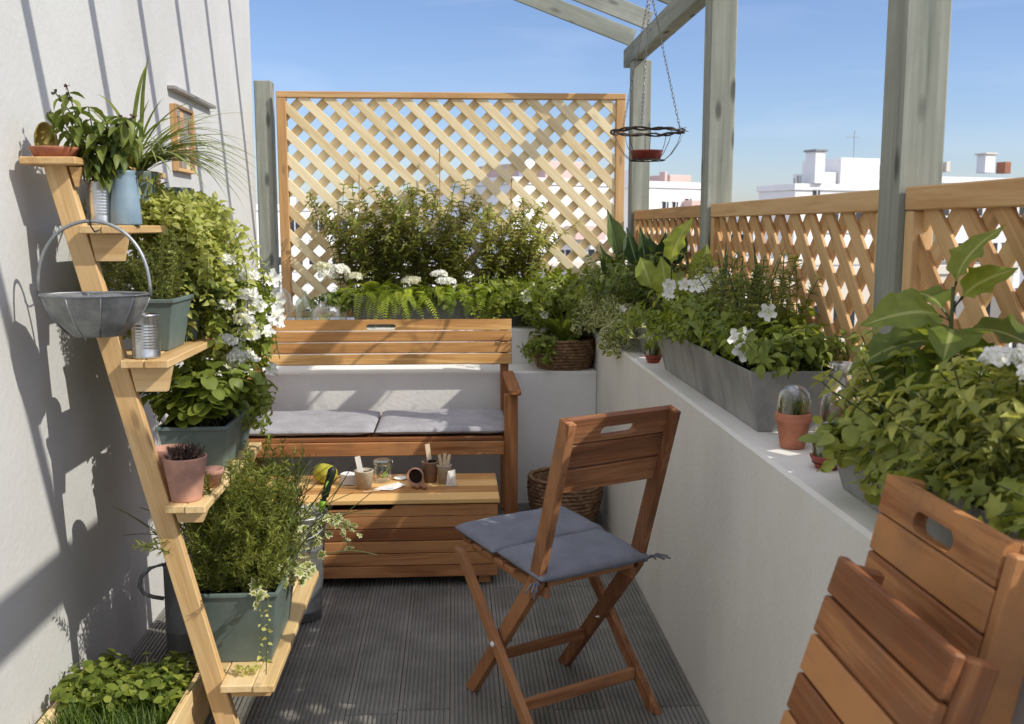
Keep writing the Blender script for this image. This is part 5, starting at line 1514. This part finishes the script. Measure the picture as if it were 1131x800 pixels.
shrub((.83, 2.9, .99), 'fine rosemary-like upright plant in the middle of the petunia planter', (.76, .92, 2.6, 3.2, .985), 70, (.16, .30), .45, P_NEEDLE, .026, .18, 'l_olive', .5, 'stem', .011, 'bushy plants in the parapet planters', 'upright_herb', .1, 3)
t = empty('grassy_plant', (.86, 2.95, .99), 'upright grassy blades rising from the petunia planter against the trellis', 'plant')
lb = LB()
for i in range(16):
    lb.strap(path((.86 + R.uniform(-.04, .04), 2.95 + R.uniform(-.25, .25), .99), (R.uniform(-.25, .25), R.uniform(-.3, .3), 1), R.uniform(.22, .38), .12, .03, .02), .014)
part('foliage', lb, 'l_paddle', t)

# small pots between planters
def dome_pot(loc, r, h, mat, gr, gh, label, glabel, low=False):
    t = empty('small_pot', loc, label, 'pot', 'small clay pots on the parapet')
    clay_pot(t, loc, r, h, mat, rim=not low)
    c = (loc[0], loc[1], loc[2] + h - .006)
    lb = LB()
    for i in range(70):
        a = R.uniform(0, 6.28); q = R.uniform(0, gr * .5); lb.add(P_LANCE, (loc[0] + math.cos(a) * q, loc[1] + math.sin(a) * q, loc[2] + h - .01), (math.cos(a) * .5, math.sin(a) * .5, 1), rv(), gh * R.uniform(.4, .75), .006)
    part('foliage', lb, 'l_olive', t)
    mb = MB(); mb.lathe([(gr, .0), (gr * 1.02, gh * .45), (gr * .93, gh * .72), (gr * .62, gh * .92), (gr * .2, gh), (.001, gh)], c, 32)
    whole('glass_dome', mb, 'glass', glabel, 'cloche', 'glass domes on the parapet pots')
    return t
dome_pot((.785, 2.235, LZ), .041, .083, 'terracotta', .038, .072, 'orange terracotta pot standing at the near end of the petunia planter', 'small glass dome over the orange terracotta pot')
dome_pot((.792, 2.035, LZ), .036, .028, 'red_glaze', .033, .078, 'low dark red dish beside the nearest planter, under ivy leaves', 'small glass dome over the low dark red dish', True)
dome_pot((.752, 3.70, LZ), .034, .030, 'red_glaze', .030, .085, 'small red dish in the gap between the far and middle planters', 'narrow glass dome in the gap between the far and middle planters', True)
t = MB(); t.lathe([(.001, .003), (.040, 0), (.050, .02), (.052, .10), (.045, .14), (.024, .165), (.022, .185), (.030, .188), (.030, .198), (.024, .198), (.020, .17)], (.90, 2.24, LZ), 32)
whole('glass_bottle', t, 'glass', 'rounded glass bottle with a ringed neck behind the small pots by the thick post', 'bottle')

# nearest planter plants
petunia('variegated_plant', (.78, 1.88, .95), 'cream-edged round-leaved plant at the far end of the nearest planter', (.77, .90, 1.70, 1.88, .945), 70, .06, .15, (.4, 1.3), 0, 'l_cream', dirx=-.25, leaf=.036, P=P_ROUND, wid=.75, tint=.6)
shrub((.85, 1.65, .95), 'low fine-leaved green herb in the middle of the nearest planter', (.77, .93, 1.35, 1.85, .94), 190, (.09, .23), .7, P_OVATE, .030, .5, 'l_shrub', .8, 'stem', .014, 'bushy plants in the parapet planters', 'leafy_herb', .3)
petunia('ivy', (.75, 1.45, .95), 'pale-edged ivy trailing over the nearest planter above the folded chair', (.77, .90, 1.10, 1.78, .955), 190, .05, .14, (.4, 1.4), 0, 'l_cream', dirx=-.12, leaf=.036, P=P_IVY, wid=1.0, tint=.55, every=.024)
petunia('variegated_plant', (.77, 1.6, .95), 'yellow-cream variegated creeper hanging down the face of the nearest planter', (.755, .80, 1.50, 1.88, .95), 16, .06, .14, (1.0, 2.0), 0, 'l_cream', dirx=-.25, leaf=.034, P=P_ROUND, wid=.75, tint=.9)
t = empty('large_leaved_plant', (.87, 1.70, .95), 'tall plant with broad bright green leaves beside the thick near post', 'plant')
lb = LB(); sb = MB(); base = Vector((.865, 1.70, .945))
stem = path(base, (.02, .0, 1), .30, 0, .02, .03); sb.tube(stem, [.006 - .003 * i / len(stem) for i in range(len(stem))], 8, cap=False)
specs = [(.96, (.1, -.1, 1), .14, .95), (.92, (.35, -.5, .8), .11, .9), (.80, (-.9, -.3, .35), .16, .35), (.78, (-.4, -.9, .25), .15, .2), (.76, (.7, -.6, .2), .17, .6), (.70, (-.9, .2, .1), .17, .1), (.66, (.5, -.9, .0), .15, .75), (.60, (-.6, -.8, -.1), .16, .2), (.55, (.9, .1, .1), .14, .5), (.5, (-.2, -1, -.2), .13, .3), (.72, (.2, .9, .3), .14, .4), (.62, (-1, -.1, -.15), .15, .15), (.45, (.8, -.6, -.1), .13, .6), (.86, (-.2, .6, .6), .12, .6)]
specs = [(f, d, ll, R.random() * .8 + (.2 if k < 2 else 0)) for k, (f, d, ll, ti) in enumerate(specs)] + [(R.uniform(.35, .8), (math.cos(a), math.sin(a), R.uniform(-.4, .1)), R.uniform(.11, .15), R.random()) for a in [R.uniform(0, 6.28) for _ in range(9)]]
for (f, d, ll, ti) in specs:
    p = stem[int(f * (len(stem) - 1))]; d = Vector(d).normalized(); q = p + d * .03
    sb.tube([p, q], .0025, 6, cap=False)
    lb.add(P_BIG, q, d, Vector((0, -.35, 1)) + rv(.3) - d * .3, ll * .74, ll * .62, ti)
part('leaves', lb, 'l_big', t); part('stem', sb, 'stem', t)
t = empty('flowering_plant', (.82, 1.38, .95), 'round white flower heads at the right edge above the nearest planter', 'plant')
lb = LB(); sb = MB()
for i in range(30):
    a = R.uniform(0, 6.28); pts = path(rnd_in(.80, .88, 1.30, 1.45, .945), (math.cos(a) * .5, math.sin(a) * .5, 1), R.uniform(.06, .15), .3, .015, .08)
    leafy(lb, sb, pts, P_LANCE, .042, .014, .014, 2, .8, .4, .0016, .1, tint=.4)
part('foliage', lb, 'l_olive', t); part('stem', sb, 'stem', t)
for (x, y, z) in ((.80, 1.40, 1.155), (.835, 1.37, 1.165), (.86, 1.42, 1.15), (.81, 1.32, 1.145)): cluster(t, (x, y, z), .026, 90, .010)
# grey-leaved stalks
shrub((.82, 1.5, .95), 'grey-green upright lance-leaved plant in front of the broad green leaves', (.80, .86, 1.48, 1.58, .945), 20, (.12, .20), .3, P_LANCE, .050, .22, 'l_mid', .7, 'stem', .02, 'bushy plants in the parapet planters', 'upright_herb', .05)

# ================================================================== WORLD, SUN, CAMERA
w = bpy.data.worlds.new('World'); sc.world = w; w.use_nodes = True
nt = w.node_tree
for n in list(nt.nodes): nt.nodes.remove(n)
out = nt.nodes.new('ShaderNodeOutputWorld'); bg = nt.nodes.new('ShaderNodeBackground'); sky = nt.nodes.new('ShaderNodeTexSky')
sd = Vector((-1.0, .49, -.91)).normalized()            # light travels
toS = -sd
sky.sky_type = 'NISHITA'; sky.sun_disc = False
sky.sun_elevation = math.asin(toS.z); sky.sun_rotation = SUNROT = math.atan2(toS.x, toS.y)
sky.altitude = 100; sky.air_density = 1.0; sky.dust_density = .6; sky.ozone_density = 4.0
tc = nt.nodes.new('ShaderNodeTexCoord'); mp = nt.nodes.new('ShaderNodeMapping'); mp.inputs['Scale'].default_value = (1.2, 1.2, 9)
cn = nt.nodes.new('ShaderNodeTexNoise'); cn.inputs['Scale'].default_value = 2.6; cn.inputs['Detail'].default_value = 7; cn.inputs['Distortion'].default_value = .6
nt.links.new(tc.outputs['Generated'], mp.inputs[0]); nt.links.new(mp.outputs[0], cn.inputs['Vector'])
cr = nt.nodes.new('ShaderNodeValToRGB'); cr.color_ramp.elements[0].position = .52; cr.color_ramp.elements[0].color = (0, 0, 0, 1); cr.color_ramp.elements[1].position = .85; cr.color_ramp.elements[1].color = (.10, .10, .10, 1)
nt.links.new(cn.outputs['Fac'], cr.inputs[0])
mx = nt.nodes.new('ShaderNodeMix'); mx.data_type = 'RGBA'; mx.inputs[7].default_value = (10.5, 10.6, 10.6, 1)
# unseen cloud added overhead and behind the camera to fill shade, only wisps ahead
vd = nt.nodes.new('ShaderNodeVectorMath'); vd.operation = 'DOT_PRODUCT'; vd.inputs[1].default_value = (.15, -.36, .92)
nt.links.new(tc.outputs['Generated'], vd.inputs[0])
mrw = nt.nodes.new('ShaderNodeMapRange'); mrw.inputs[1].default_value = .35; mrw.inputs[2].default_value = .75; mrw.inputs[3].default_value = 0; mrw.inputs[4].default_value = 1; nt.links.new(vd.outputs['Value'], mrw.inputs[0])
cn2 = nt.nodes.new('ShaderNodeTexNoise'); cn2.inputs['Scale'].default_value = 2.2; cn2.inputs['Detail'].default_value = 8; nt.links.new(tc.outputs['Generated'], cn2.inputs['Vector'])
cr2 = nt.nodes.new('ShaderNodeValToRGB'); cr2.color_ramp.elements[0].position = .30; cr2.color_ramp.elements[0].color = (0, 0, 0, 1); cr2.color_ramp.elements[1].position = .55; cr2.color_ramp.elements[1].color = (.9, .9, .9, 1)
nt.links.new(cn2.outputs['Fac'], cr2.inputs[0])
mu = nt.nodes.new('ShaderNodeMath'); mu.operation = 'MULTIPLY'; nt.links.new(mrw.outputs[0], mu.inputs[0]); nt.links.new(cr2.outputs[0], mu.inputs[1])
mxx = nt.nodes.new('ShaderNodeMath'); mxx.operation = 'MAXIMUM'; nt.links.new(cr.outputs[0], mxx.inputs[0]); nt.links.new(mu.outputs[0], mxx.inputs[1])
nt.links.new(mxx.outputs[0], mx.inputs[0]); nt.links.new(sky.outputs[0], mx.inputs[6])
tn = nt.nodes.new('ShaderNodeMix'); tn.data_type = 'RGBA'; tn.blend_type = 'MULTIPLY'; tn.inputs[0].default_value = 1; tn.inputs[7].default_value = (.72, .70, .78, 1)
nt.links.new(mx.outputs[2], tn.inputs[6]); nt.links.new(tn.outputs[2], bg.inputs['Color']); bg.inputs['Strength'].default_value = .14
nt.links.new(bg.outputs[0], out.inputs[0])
sl = bpy.data.lights.new('sun', 'SUN'); sl.energy = 2.75; sl.angle = math.radians(.53); sl.color = (1, .945, .84)
so = bpy.data.objects.new('sun', sl); COL.objects.link(so); so.rotation_mode = 'QUATERNION'; so.rotation_quaternion = sd.to_track_quat('-Z', 'Y'); so.location = (8, -5, 9)

cam = bpy.data.cameras.new('camera'); co = bpy.data.objects.new('camera', cam); COL.objects.link(co)
co.location = (0, 0, 1.35); co.rotation_euler = (math.radians(90 - 7.765), 0, math.radians(-3.325))
cam.sensor_width = 36; cam.lens = 35.01; cam.clip_start = .05; cam.clip_end = 6000
cam.dof.use_dof = True; cam.dof.focus_distance = 3.1; cam.dof.aperture_fstop = 7.1
sc.camera = co
sc.view_settings.view_transform = 'Standard'; sc.view_settings.look = 'None'; sc.view_settings.gamma = 1; sc.view_settings.exposure = 0.50
sc.render.engine = 'CYCLES'
sc.cycles.max_bounces = 8; sc.cycles.transparent_max_bounces = 16; sc.cycles.diffuse_bounces = 6
sc.cycles.use_denoising = True
